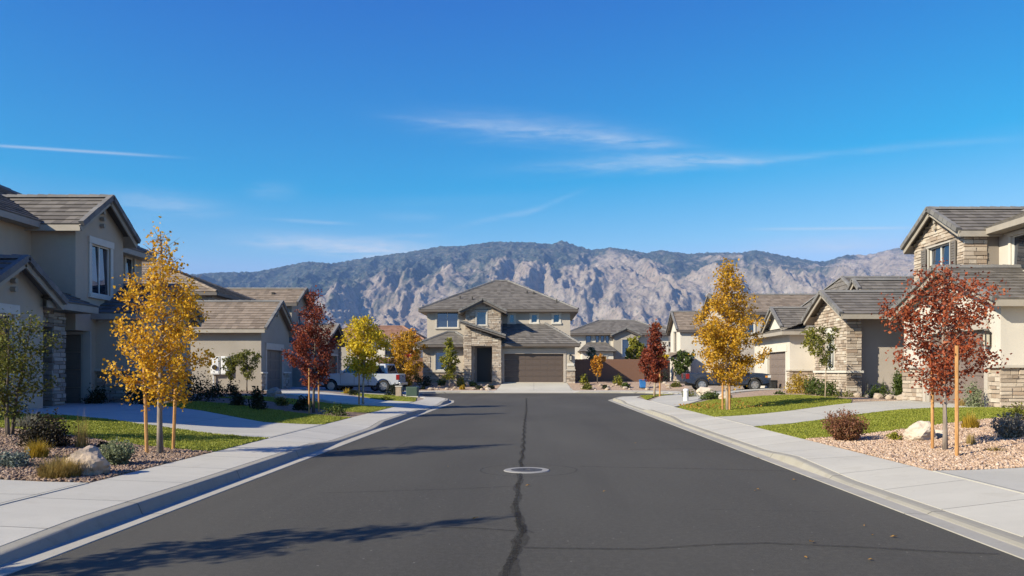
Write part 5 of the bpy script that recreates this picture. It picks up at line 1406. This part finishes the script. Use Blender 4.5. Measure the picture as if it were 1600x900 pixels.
shrub('leafy', 402, 640, 26, 36, 'dkgreen', 'dark_shrub', 'tall dark shrub near the corner of the left gabled garage', n=700, ls=.08)
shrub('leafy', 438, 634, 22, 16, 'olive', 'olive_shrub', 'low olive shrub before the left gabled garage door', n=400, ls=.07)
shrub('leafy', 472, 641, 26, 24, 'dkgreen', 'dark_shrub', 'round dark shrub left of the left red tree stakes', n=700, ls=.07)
shrub('leafy', 526, 649, 40, 16, 'green', 'low_shrub', 'low green shrub right of the left red tree in shade', n=500, ls=.06)
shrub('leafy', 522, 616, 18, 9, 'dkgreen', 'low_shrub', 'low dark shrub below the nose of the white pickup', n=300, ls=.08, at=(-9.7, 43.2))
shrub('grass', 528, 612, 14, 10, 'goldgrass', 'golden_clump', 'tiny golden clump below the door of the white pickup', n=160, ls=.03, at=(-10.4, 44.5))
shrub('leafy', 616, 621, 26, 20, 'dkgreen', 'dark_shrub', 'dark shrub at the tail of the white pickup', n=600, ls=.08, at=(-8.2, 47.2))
shrub('leafy', 602, 626, 16, 8, 'yelgreen', 'low_shrub', 'small lime shrub on the lawn near the white pickup tail', n=220, ls=.07)
# right side
shrub('stem', 1321, 689, 76, 52, 'brownred', 'bronze_bush', 'big round reddish bronze bush at the edge of the right lawn', n=4200, ls=.045)
shrub('leafy', 1397, 688, 24, 13, 'yelgreen', 'low_shrub', 'tiny yellow green shrub between the bronze bush and the right boulder', n=420, ls=.035)
shrub('grass', 1516, 669, 36, 26, 'goldgrass', 'golden_clump', 'golden clump right of the near rust red tree', n=700, ls=.012)
shrub('stem', 1580, 684, 60, 40, 'greyspike', 'grey_bush', 'grey spiky bush at the right edge of the pink gravel', n=2400, ls=.05)
shrub('grass', 1517, 695, 22, 22, 'straw', 'straw_grass', 'small straw tuft in the pink gravel right of the rust tree stakes', 'grass clump', n=130, ls=.010)
shrub('grass', 1556, 705, 44, 10, 'straw', 'straw_grass', 'flat yellow straw patch at the right end of the pink gravel', 'grass clump', n=160, ls=.012, flop=.9)
shrub('leafy', 1588, 656, 44, 26, 'olive', 'olive_shrub', 'olive yellow shrub behind the grey spiky bush at the right edge', n=700, ls=.05)
shrub('leafy', 1550, 636, 26, 40, 'sage', 'upright_shrub', 'upright grey green shrub beside the near right garage pilaster', n=800, ls=.06, at=(13.75, 25.0))
shrub('grass', 1530, 640, 16, 16, 'straw', 'straw_grass', 'small rusty tuft at the right garage door corner', 'grass clump', n=110, ls=.014, at=(13.7, 25.6))
shrub('leafy', 1250, 617, 40, 32, 'goldgrass', 'yellow_bush', 'golden yellow bush before the right stone pilaster of the far garage', n=1100, ls=.09, at=(13.6, 41.0))
shrub('leafy', 1282, 620, 32, 30, 'green', 'green_bush', 'dark green bush left half of the pair before the narrow stone gable', n=900, ls=.08, at=(13.5, 38.7))
shrub('leafy', 1305, 621, 30, 26, 'green', 'green_bush', 'dark green bush right half of the pair before the narrow stone gable', n=900, ls=.08, at=(13.35, 36.4))
shrub('stem', 1400, 622, 24, 52, 'green', 'conifer_shrub', 'narrow upright green shrub left of the near right garage pilaster', n=1500, ls=.09, at=(14.9, 32.6))
shrub('leafy', 1372, 620, 34, 22, 'green', 'low_shrub', 'green shrub below the beige wall left of the upright shrub', n=600, ls=.08, at=(14.6, 33.8))
shrub('grass', 1358, 618, 14, 40, 'greyspike', 'wall_plant', 'tall bare stemmed plant against the beige wall right of the stone gable', 'plant', n=26, ls=.03, at=(15.0, 36.0), flop=.4)
shrub('grass', 1380, 618, 14, 34, 'greyspike', 'wall_plant', 'tall bare stemmed plant against the beige wall near the upright shrub', 'plant', n=22, ls=.03, at=(15.6, 35.8), flop=.4)
shrub('leafy', 1330, 624, 44, 9, 'olive', 'low_shrub', 'low ground shrub at the foot of the stone gable corner', n=400, ls=.06, at=(13.75, 35.2))
shrub('leafy', 1212, 612, 18, 5, 'green', 'low_shrub', 'flat green shrub on the lawn edge before the far garage door', n=250, ls=.06, at=(12.1, 39.4))
shrub('leafy', 1112, 622, 40, 11, 'green', 'green_hedge', 'low green hedge between the white bollard and the conical gold tree', 'hedge', n=1100, ls=.07, at=(8.5, 38.6))
shrub('leafy', 1085, 618, 26, 12, 'olive', 'low_shrub', 'low olive shrub behind the white bollard', n=400, ls=.07, at=(8.3, 42.5))
# around the house at the end of the street
def far_shrub(x, y, w, h, mat, label, name='shrub', n=320, kind='leafy'):
    shrub(kind, 100 + x * 31, 500 + y, w, h, mat, name, label, n=n, ls=.13, at=(x, y))
far_shrub(-9.4, 64.6, 16, 24, 'green', 'upright green shrub at the left corner of the end house')
far_shrub(-8.7, 64.4, 15, 15, 'dkgreen', 'dark green round shrub under the left window of the end house')
far_shrub(-7.5, 64.9, 14, 10, 'green', 'small green shrub left of the young tree at the end house')
far_shrub(-5.9, 64.7, 13, 17, 'yelgreen', 'lime shrub right of the young tree at the end house')
far_shrub(-4.9, 64.7, 10, 8, 'green', 'small shrub beside the entry pier of the end house')
far_shrub(-4.3, 63.0, 12, 7, 'dkgreen', 'low dark shrub in the bed left of the end driveway')
far_shrub(-3.4, 63.2, 12, 6, 'dkgreen', 'low dark shrub touching the left edge of the end driveway')
far_shrub(-5.6, 62.8, 11, 8, 'goldgrass', 'straw yellow shrub in the bed before the end house', 'yellow_shrub', kind='grass', n=200)
far_shrub(-8.6, 62.2, 8, 5, 'dkgreen', 'tiny dark shrub by the far kerb left of the end driveway')
far_shrub(4.15, 65.4, 14, 16, 'yelgreen', 'lime round shrub right of the end garage')
far_shrub(4.2, 62.9, 18, 9, 'olive', 'low olive shrub right of the end driveway by the kerb')
far_shrub(6.9, 65.2, 15, 17, 'yelgreen', 'lime round shrub right of the small orange red tree')
far_shrub(7.3, 63.8, 14, 9, 'green', 'green mound before the brown fence')
far_shrub(5.6, 63.4, 9, 6, 'dkgreen', 'tiny dark mound below the small orange red tree')
far_shrub(10.6, 66.8, 24, 16, 'dkgreen', 'dark shrub mass behind the far red tree trunk')
far_shrub(11.2, 63.0, 18, 9, 'olive', 'olive mound right of the blue bin')
far_shrub(12.6, 62.5, 16, 6, 'straw', 'straw mound left of the dark pickup tail', 'yellow_shrub', kind='grass', n=200)

# ------------------------------------------------------------------ boulders
def boulder(P, sx, sy, sz, mat, label, seed=1, name='boulder', cat='boulder', sub=4, group=None, rough=.28):
    bm = bmesh.new(); bmesh.ops.create_icosphere(bm, subdivisions=sub, radius=1)
    off = Vector((seed * 13.1, seed * 7.7, seed * 3.3)); rr = random.Random(seed)
    cuts = [(Vector((rr.gauss(0, 1), rr.gauss(0, 1), rr.gauss(.25, .7))).normalized(), rr.uniform(.68, .95)) for _ in range(11)]
    for v in bm.verts:
        p = v.co.copy()
        for n_, d in cuts:
            e = p.dot(n_) - d
            if e > 0: p -= n_ * e * .85
        p *= 1 + rough * mnoise.noise(p * 1.4 + off) + .10 * mnoise.noise(p * 4 + off) + .05 * mnoise.noise(p * 10 + off) + .03 * mnoise.noise(p * 22 + off)
        v.co = Vector((p.x * sx, p.y * sy, p.z * sz + sz * .55)) + P
    me = bpy.data.meshes.new(name); bm.to_mesh(me); bm.free()
    o = link(name, me, M[mat]); tag(o, label, cat, group); return o
P = foot(136, 742); boulder(P, wpx(P, 34), wpx(P, 30), wpx(P, 27), 'boulder', 'tan granite boulder beside the straw grass in the left bed', 3)
P = foot(1438, 688); boulder(P, wpx(P, 26), wpx(P, 24), wpx(P, 20), 'boulderR', 'pale granite boulder left of the near rust red tree', 6)
P = foot(1468, 683); boulder(P, wpx(P, 9), wpx(P, 9), wpx(P, 8), 'boulderR', 'small pale rock behind the left stake of the rust red tree', 8, 'rock', 'rock', 3)
P = Vector((9.0, 37.6, zg(9, 37.6))); boulder(P, .34, .28, .22, 'boulderR', 'white rock on the lawn edge beside the conical gold tree stakes', 9, 'rock', 'rock', 3)
P = Vector((9.3, 43.2, zg(9.3, 43.2))); boulder(P, .55, .4, .28, 'boulderR', 'flat white rock under the dark pickup rear wheel', 10, 'rock', 'rock', 3)
for i, (x, y, s, l) in enumerate([(-16.4, 34, .3, 'grey rock in the shaded left bed nearest the tan wall'), (-12.0, 37, .35, 'grey rock in the shaded left bed below the olive saplings'), (-10.5, 33.2, .25, 'grey rock at the lawn edge behind the left red tree')]):
    boulder(Vector((x, y, zg(x, y))), s, s, s * .7, 'smallrock', l, 20 + i, 'rock', 'rock', 3)
rr = random.Random(4)
k = 0
for i in range(46):
    side = i % 2
    x = rr.uniform(-9.3, -3.3) if side == 0 else rr.uniform(3.4, 11.5); y = rr.uniform(61.9, 65.3)
    s = rr.uniform(.05, .19)
    lab = 'field stone in the rock bed left of the end driveway' if side == 0 else 'field stone in the rock bed right of the end driveway'
    boulder(Vector((x, y, zg(x, y))), s * 1.2, s, s * .8, 'smallrock' if rr.random() < .85 else 'boulderR', lab, 40 + i, 'field_stone', 'rock', 2, 'field stones left of the end driveway' if side == 0 else 'field stones right of the end driveway')
for i in range(10):
    x = 13.5 + .28 * i + rr.uniform(-.1, .1); y = 31.0 + .2 * i + rr.uniform(-.2, .2); s = rr.uniform(.12, .24)
    boulder(Vector((14.4 + .12 * i * (1 if i % 2 else -.3), 31.3 + .45 * i, zg(14.5, 32))), s, s, s * .7, 'smallrock', 'edging stone along the beige wall right of the stone gable', 120 + i, 'edging_stone', 'rock', 2, 'edging stones by the beige wall')

# ------------------------------------------------------------------ vehicles (nose towards +x)
def arch(cx, r, z0, n=10):
    a0 = math.asin(max(-1, min(1, (z0 - .42) / r)))
    return [(cx + r * math.cos(a), .42 + r * math.sin(a)) for a in np.linspace(a0, math.pi - a0, n)]
def extrude_prof(mb, pts, y0, y1):
    n = len(pts); vs = [(x, y0, z) for x, z in pts] + [(x, y1, z) for x, z in pts]
    mb.mesh(vs, [tuple(range(n)), tuple(range(2 * n - 1, n - 1, -1))] + [(i, i + n, (i + 1) % n + n, (i + 1) % n) for i in range(n)])
def wheel(root, x, y, r=.40, wd=.26):
    s = 1 if y > 0 else -1; m = MB()
    m.lathe([(r * .62, -wd / 2), (r * .92, -wd / 2), (r, -wd / 2 + .04), (r, wd / 2 - .04), (r * .92, wd / 2), (r * .62, wd / 2)], (x, y, r), 'y', 28, cap=False)
    wo_ = thing_part('wheel', root, m, 'tyre')
    m = MB(); o = y + s * (wd / 2 - .03)
    m.lathe([(.001, o - s * .06), (r * .60, o - s * .06), (r * .64, o + s * .02), (r * .58, o + s * .025), (r * .55, o - s * .03)], (x, 0, r), 'y', 28, cap=False)
    m.lathe([(.001, o + s * .02), (.07, o + s * .02), (.09, o - s * .03)], (x, 0, r), 'y', 14, cap=False)
    for k in range(6):
        a = k * math.pi / 3
        m.beam((x + .05 * math.cos(a), o - s * .005, r + .05 * math.sin(a)), (x + r * .58 * math.cos(a), o - s * .005, r + r * .58 * math.sin(a)), .075, .035, up=(0, 1, 0))
    m.build('rim', M['rim'], wo_, recalc=True)
def thing_part(name, root, mb, mat, parent=None, **k): return mb.build(name, M[mat], parent or root, recalc=True, **k)

def pickup(label, P, rz, paint, seed=0):
    root = thing('pickup_truck', label, 'pickup truck', (0, 0, 0)); hw = .96
    fa, ra = 1.72, -1.72; r = .47
    body = MB()
    front = [(-.72, .44)] + [(fa - r - .02, .44)] + arch(fa, r, .44)[::-1] + [(fa + r + .02, .46), (2.62, .50), (2.74, .62), (2.76, .95), (2.66, 1.10), (2.2, 1.17), (1.22, 1.22), (1.05, 1.25), (-.72, 1.22)]
    extrude_prof(body, front, -hw, hw)
    thing_part('body', root, body, paint, bevel=.035)
    bed = MB()
    rear = [(-2.72, .55), (ra - r - .02, .46)] + arch(ra, r, .46)[::-1] + [(ra + r + .02, .44), (-.76, .44), (-.76, 1.20), (-2.74, 1.18)]
    extrude_prof(bed, rear, -hw, -hw + .10); extrude_prof(bed, rear, hw - .10, hw)
    bed.box(-2.70, -.76, -hw + .1, hw - .1, .58, .66); bed.box(-.84, -.76, -hw + .1, hw - .1, .6, 1.18)
    bd = thing_part('bed', root, bed, paint, bevel=.02)
    tg = MB(); tg.box(-2.76, -2.68, -hw + .1, hw - .1, .62, 1.17); tg.box(-2.785, -2.755, -.5, .5, .78, 1.04); tgo = thing_part('tailgate', root, tg, paint, bevel=.015)
    hd = MB(); hd.box(-2.80, -2.785, -.12, .12, .98, 1.06); thing_part('handle', root, hd, 'blackp', tgo)
    cab = MB()
    lo = [(-.72, -hw + .03, 1.2), (1.18, -hw + .03, 1.2), (1.18, hw - .03, 1.2), (-.72, hw - .03, 1.2)]; hi = [(-.58, -.74, 1.82), (.42, -.74, 1.84), (.42, .74, 1.84), (-.58, .74, 1.82)]
    cab.mesh(lo + hi, [(0, 1, 2, 3), (7, 6, 5, 4), (0, 4, 5, 1), (1, 5, 6, 2), (2, 6, 7, 3), (3, 7, 4, 0)])
    cb = thing_part('cab', root, cab, paint, bevel=.05)
    def quad(pts, n, d=.012): return [Vector(p) + Vector(n) * d for p in pts]
    def lerp2(a, b, c, d, u, v): return (Vector(a).lerp(Vector(b), u)).lerp(Vector(d).lerp(Vector(c), u), v)
    for s, (a, b, c, d) in ((-1, (lo[0], lo[1], hi[1], hi[0])), (1, (lo[3], lo[2], hi[2], hi[3]))):
        for u0, u1 in ((.07, .42), (.47, .90)):
            m = MB(); p = [lerp2(a, b, c, d, u0, .10), lerp2(a, b, c, d, u1, .10), lerp2(a, b, c, d, u1 - (.06 if u1 > .8 else 0), .86), lerp2(a, b, c, d, u0, .86)]
            m.face(quad(p, (0, s, .3), .014)); thing_part('side_window', root, m, 'carglass', cb)
    for nm, (a, b, c, d), n in (('windscreen', (lo[1], lo[2], hi[2], hi[1]), (1, 0, .8)), ('rear_window', (lo[3], lo[0], hi[0], hi[3]), (-1, 0, .2))):
        m = MB(); p = [lerp2(a, b, c, d, u, v) for u, v in ((.07, .08), (.93, .08), (.93, .9), (.07, .9))]; m.face(quad(p, n, .014)); thing_part(nm, root, m, 'carglass', cb)
    for s in (-1, 1):
        m = MB(); x0 = s * (hw + .002)
        for xx in (-.68, .18, 1.08): m.box(xx - .008, xx + .008, x0 - .004, x0 + .004, .52, 1.2)
        m.box(-.68, 1.08, x0 - .004, x0 + .004, .515, .53); thing_part('door_seam', root, m, 'blackp')
        for xx in (-.55, .30):
            m = MB(); m.box(xx, xx + .2, x0, x0 + s * .035, 1.02, 1.06); thing_part('door_handle', root, m, paint, bevel=.008)
        m = MB(); m.box(.86, 1.04, s * (hw - .02), s * (hw + .24), 1.22, 1.40); thing_part('side_mirror', root, m, 'blackp' if seed else paint, bevel=.03)
        m = MB(); m.box(-2.775, -2.56, s * (hw - .16), s * (hw + .012), .80, 1.14); thing_part('tail_light', root, m, 'redlamp', bevel=.012)
        m = MB(); m.box(2.56, 2.775, s * (hw - .36), s * (hw + .008), .86, 1.03); thing_part('headlight', root, m, 'clearlamp', bevel=.02)
        m = MB(); m.box(2.40, 2.555, s * (hw - .05), s * (hw + .009), .88, 1.00); thing_part('indicator', root, m, 'amber', bevel=.01)
        m = MB()
        for cx in (fa, ra):
            pts = [(cx + (r + .035) * math.cos(a), .42 + (r + .035) * math.sin(a)) for a in np.linspace(.05, math.pi - .05, 14)] + [(cx + (r - .012) * math.cos(a), .42 + (r - .012) * math.sin(a)) for a in np.linspace(math.pi - .05, .05, 14)]
            extrude_prof(m, pts, s * (hw - .03), s * (hw + .03))
        thing_part('fender_flare', root, m, 'blackp' if seed else paint)
        m = MB(); m.box(-.95, 1.1, s * (hw - .08), s * (hw + .05), .36, .41); thing_part('side_step', root, m, 'blackp', bevel=.015)
    m = MB(); m.box(-2.90, -2.74, -hw + .02, hw - .02, .46, .64); thing_part('rear_bumper', root, m, 'metal' if seed else 'rim', bevel=.03)
    m = MB(); m.box(2.66, 2.86, -hw + .01, hw - .01, .44, .68); thing_part('front_bumper', root, m, 'metal' if seed else 'rim', bevel=.04)
    m = MB(); m.box(2.745, 2.785, -.55, .55, .72, 1.02); thing_part('grille', root, m, 'blackp', bevel=.01)
    m = MB(); m.box(-2.6, 2.6, -hw + .22, hw - .22, .34, .62); thing_part('chassis', root, m, 'blackp')
    for x in (fa, ra):
        for y in (-.83, .83): wheel(root, x, y)
    root.location = P; root.rotation_euler = (0, 0, rz)
    return root
pickup('white pickup truck parked in shade at the left bend behind the yellow green tree', (-11.35, 52.6, zg(-11.3, 52.6) + .03), R(180 - 4), 'paintw')
pickup('dark blue pickup truck on the driveway behind the conical gold tree', (12.85, 53.6, zg(12.85, 53.6) + .03), R(-2), 'painted', 1)

def van(label, P, rz):
    root = thing('parked_van', label, 'van', (0, 0, 0)); hw = .93; fa, ra, r = 1.45, -1.35, .44
    low = [(-2.25, .48), (ra - r - .02, .44)] + arch(ra, r, .44)[::-1] + [(fa - r - .02, .44)] + arch(fa, r, .44)[::-1] + [(2.2, .5), (2.3, .8), (2.2, 1.0), (1.3, 1.14), (-2.28, 1.16), (-2.32, .8)]
    m = MB(); extrude_prof(m, low, -hw, hw); thing_part('body', root, m, 'paintw', bevel=.04)
    m = MB(); lo = [(-2.27, -hw + .02, 1.14), (1.35, -hw + .02, 1.12), (1.35, hw - .02, 1.12), (-2.27, hw - .02, 1.14)]; hi = [(-2.08, -.76, 1.86), (.55, -.76, 1.88), (.55, .76, 1.88), (-2.08, .76, 1.86)]
    m.mesh(lo + hi, [(0, 1, 2, 3), (7, 6, 5, 4), (0, 4, 5, 1), (1, 5, 6, 2), (2, 6, 7, 3), (3, 7, 4, 0)]); cb = thing_part('upper_body', root, m, 'paintw', bevel=.06)
    L2_ = lambda a, b, c, d, u, v: (Vector(a).lerp(Vector(b), u)).lerp(Vector(d).lerp(Vector(c), u), v)
    for s, q in ((-1, (lo[0], lo[1], hi[1], hi[0])), (1, (lo[3], lo[2], hi[2], hi[3]))):
        for u0, u1 in ((.05, .30), (.34, .62), (.66, .92)):
            m = MB(); m.face([L2_(*q, u, v) + Vector((0, s * .014, .004)) for u, v in ((u0, .12), (u1, .12), (u1 - .03, .84), (u0, .84))]); thing_part('side_window', root, m, 'carglass', cb)
    q = (lo[3], lo[0], hi[0], hi[3]); m = MB(); m.face([L2_(*q, u, v) + Vector((-.014, 0, .004)) for u, v in ((.1, .1), (.9, .1), (.88, .85), (.12, .85))]); thing_part('rear_window', root, m, 'carglass', cb)
    q = (lo[1], lo[2], hi[2], hi[1]); m = MB(); m.face([L2_(*q, u, v) + Vector((.012, 0, .012)) for u, v in ((.06, .06), (.94, .06), (.92, .92), (.08, .92))]); thing_part('windscreen', root, m, 'carglass', cb)
    for s in (-1, 1):
        m = MB(); m.box(-2.335, -2.15, s * (hw - .12), s * (hw + .01), .82, 1.12); thing_part('tail_light', root, m, 'redlamp', bevel=.01)
        m = MB(); m.box(2.05, 2.29, s * (hw - .3), s * (hw + .005), .78, .92); thing_part('headlight', root, m, 'clearlamp', bevel=.02)
    m = MB(); m.box(-2.42, -2.28, -hw + .03, hw - .03, .46, .62); thing_part('rear_bumper', root, m, 'paintw', bevel=.03)
    m = MB(); m.box(-2.1, 2.1, -.7, .7, .32, .6); thing_part('chassis', root, m, 'blackp')
    for x in (fa, ra):
        for y in (-.8, .8): wheel(root, x, y, .36, .22)
    root.location = P; root.rotation_euler = (0, 0, rz)
van('white van mostly hidden behind the white pickup, its rear window at the pickup tail', (-11.9, 55.6, zg(-11.9, 55.6) + .03), R(180 - 14))

# ------------------------------------------------------------------ street furniture and small things
def utility_cabinet(label, x, w_, z0, z1, pipe):
    t_ = thing('utility_cabinet', label, 'utility box', (x, 47.4, z0)); m = MB(); m.box(x, x + w_, 47.16, 47.40, z0, z1); b = m.build('case', M['white'], t_, bevel=.015)
    m = MB(); m.box(x + .04, x + w_ - .04, 47.145, 47.16, z0 + .05, z1 - .05); m.build('door', M['white'], t_, bevel=.006)
    if pipe:
        m = MB(); m.lathe([(.001, -.08), (.13, -.08), (.15, 0)], (x + .24, 47.14, z0 + .42), 'y', 18, cap=False); m.build('meter', M['metal'], t_)
        m = MB(); m.tube([(x + .12, 47.3, z0), (x + .12, 47.3, .4)], .045, 8); m.build('conduit', M['white'], t_)
utility_cabinet('white electric cabinet with round meter on the left tan garage wall', -19.05, .50, 1.45, 2.5, True)
utility_cabinet('plain white cabinet right of the meter cabinet on the left tan garage wall', -18.45, .42, 1.45, 2.52, False)
t_ = thing('utility_bollard', 'short white bollard at the corner of the right lawn', 'bollard', (7.25, 38.1, zg(7.25, 38.1)))
m = MB(); z = zg(7.25, 38.1); m.lathe([(.12, z - .1), (.12, z + .50), (.115, z + .53)], (7.25, 38.1, 0), n=16); m.build('post', M['white'], t_)
m = MB(); m.lathe([(.135, z + .48), (.135, z + .55), (.09, z + .59), (.001, z + .60)], (7.25, 38.1, 0), n=16); m.build('cap', M['white'], t_)
x, y = -7.0, 46.0; z = zg(x, y)
t_ = thing('transformer_box', 'dark green utility transformer box at the left street bend', 'utility box', (x, y, z))
m = MB(); m.box(x - .30, x + .36, y - .3, y + .3, z, z + .58); m.build('case', M['greenp'], t_, bevel=.03); m = MB(); m.box(x - .34, x + .40, y - .34, y + .34, z - .1, z + .05); m.build('base', M['drive'], t_, bevel=.01)
m = MB(); m.box(x - .26, x + .32, y - .315, y - .3, z + .08, z + .54); m.build('door', M['greenp'], t_, bevel=.008)
x, y = -7.75, 46.0; z = zg(x, y)
t_ = thing('stone_marker', 'small pale stone marker left of the green transformer box', 'stone post', (x, y, z)); m = MB(); m.box(x - .17, x + .17, y - .15, y + .15, z - .1, z + .55); m.build('post', M['boulder'], t_, bevel=.03); m = MB(); m.box(x - .2, x + .2, y - .18, y + .18, z + .55, z + .61); m.build('cap', M['trim_lt'], t_, bevel=.015)
def bin_(name, label, x, y, mat, w_=.55, hh=.95):
    z = zg(x, y); t_ = thing(name, label, 'bin', (x, y, z)); m = MB(); a, b = w_ * .42, w_ * .5
    vs = [(x - a, y - a, z + .06), (x + a, y - a, z + .06), (x + a, y + a, z + .06), (x - a, y + a, z + .06), (x - b, y - b, z + hh), (x + b, y - b, z + hh), (x + b, y + b, z + hh), (x - b, y + b, z + hh)]
    m.mesh(vs, [(3, 2, 1, 0), (4, 5, 6, 7), (0, 1, 5, 4), (1, 2, 6, 5), (2, 3, 7, 6), (3, 0, 4, 7)]); m.build('tub', M[mat], t_, bevel=.02)
    m = MB(); m.box(x - b - .03, x + b + .03, y - b - .04, y + b + .02, z + hh, z + hh + .07); m.build('lid', M[mat], t_, bevel=.025)
    for s in (-1, 1):
        m = MB(); m.lathe([(.10, -.03), (.11, 0), (.10, .03)], (x + s * a, y + a, z + .1), 'x', 14); m.build('wheel', M['blackp'], t_)
bin_('recycling_bin', 'blue bin by the far kerb left of the far red tree', 8.6, 63.2, 'bluep', .5, .62)
bin_('wheelie_bin', 'black bin at the left edge of the far garage door', 15.55, 52.0, 'blackp', .4, .5)

# leaves fallen on the street
for i, (px, py, s) in enumerate([(825, 760, .09), (743, 812, .10), (944, 769, .06), (1268, 849, .10), (1397, 841, .09), (1186, 717, .07), (1241, 751, .07), (1361, 877, .07), (1363, 838, .05), (993, 693, .06), (1180, 768, .05), (1350, 823, .05), (1259, 873, .05), (700, 730, .05), (1185, 766, .06)]):
    X, Y = rp(px, py); a = rr.uniform(0, 6.28); m = MB()
    d = Vector((math.cos(a), math.sin(a), 0)); e = Vector((-d.y, d.x, 0)); c = Vector((X, Y, .012)); q = s * .45
    pts = [c - d * q, c - d * q * .3 + e * q * .42 + Vector((0, 0, q * .35)), c + d * q * .25 + e * q * .36 + Vector((0, 0, q * .2)), c + d * q + Vector((0, 0, q * .3)), c + d * q * .25 - e * q * .36 + Vector((0, 0, q * .45)), c - d * q * .3 - e * q * .42 + Vector((0, 0, q * .15))]
    m.face([pts[0], pts[1], pts[2], pts[3]]); m.face([pts[0], pts[3], pts[4], pts[5]])
    o = m.build('fallen_leaf', M['dryleaf']); tag(o, 'dry curled leaf lying on the asphalt', 'leaf', 'fallen leaves on the street')
p = scatter([(5.9, 29.5), (5.9, 33.5), (9.0, 34.5), (9.0, 28.6)], 420, rng); kk = rng.random(len(p)) < np.clip(1.25 - (p[:, 0] - 5.9) / 3.0, .1, 1); p = p[kk]
v, f = leaves_np(np.stack([p[:, 0], p[:, 1], zg_np(p[:, 0], p[:, 1]) + .085], 1), .07, rng)
o = np_obj('leaf_litter', v, f, M['dryleaf']); tag(o, 'orange leaf litter on the right lawn by the pavement', 'leaf litter', kind='stuff')
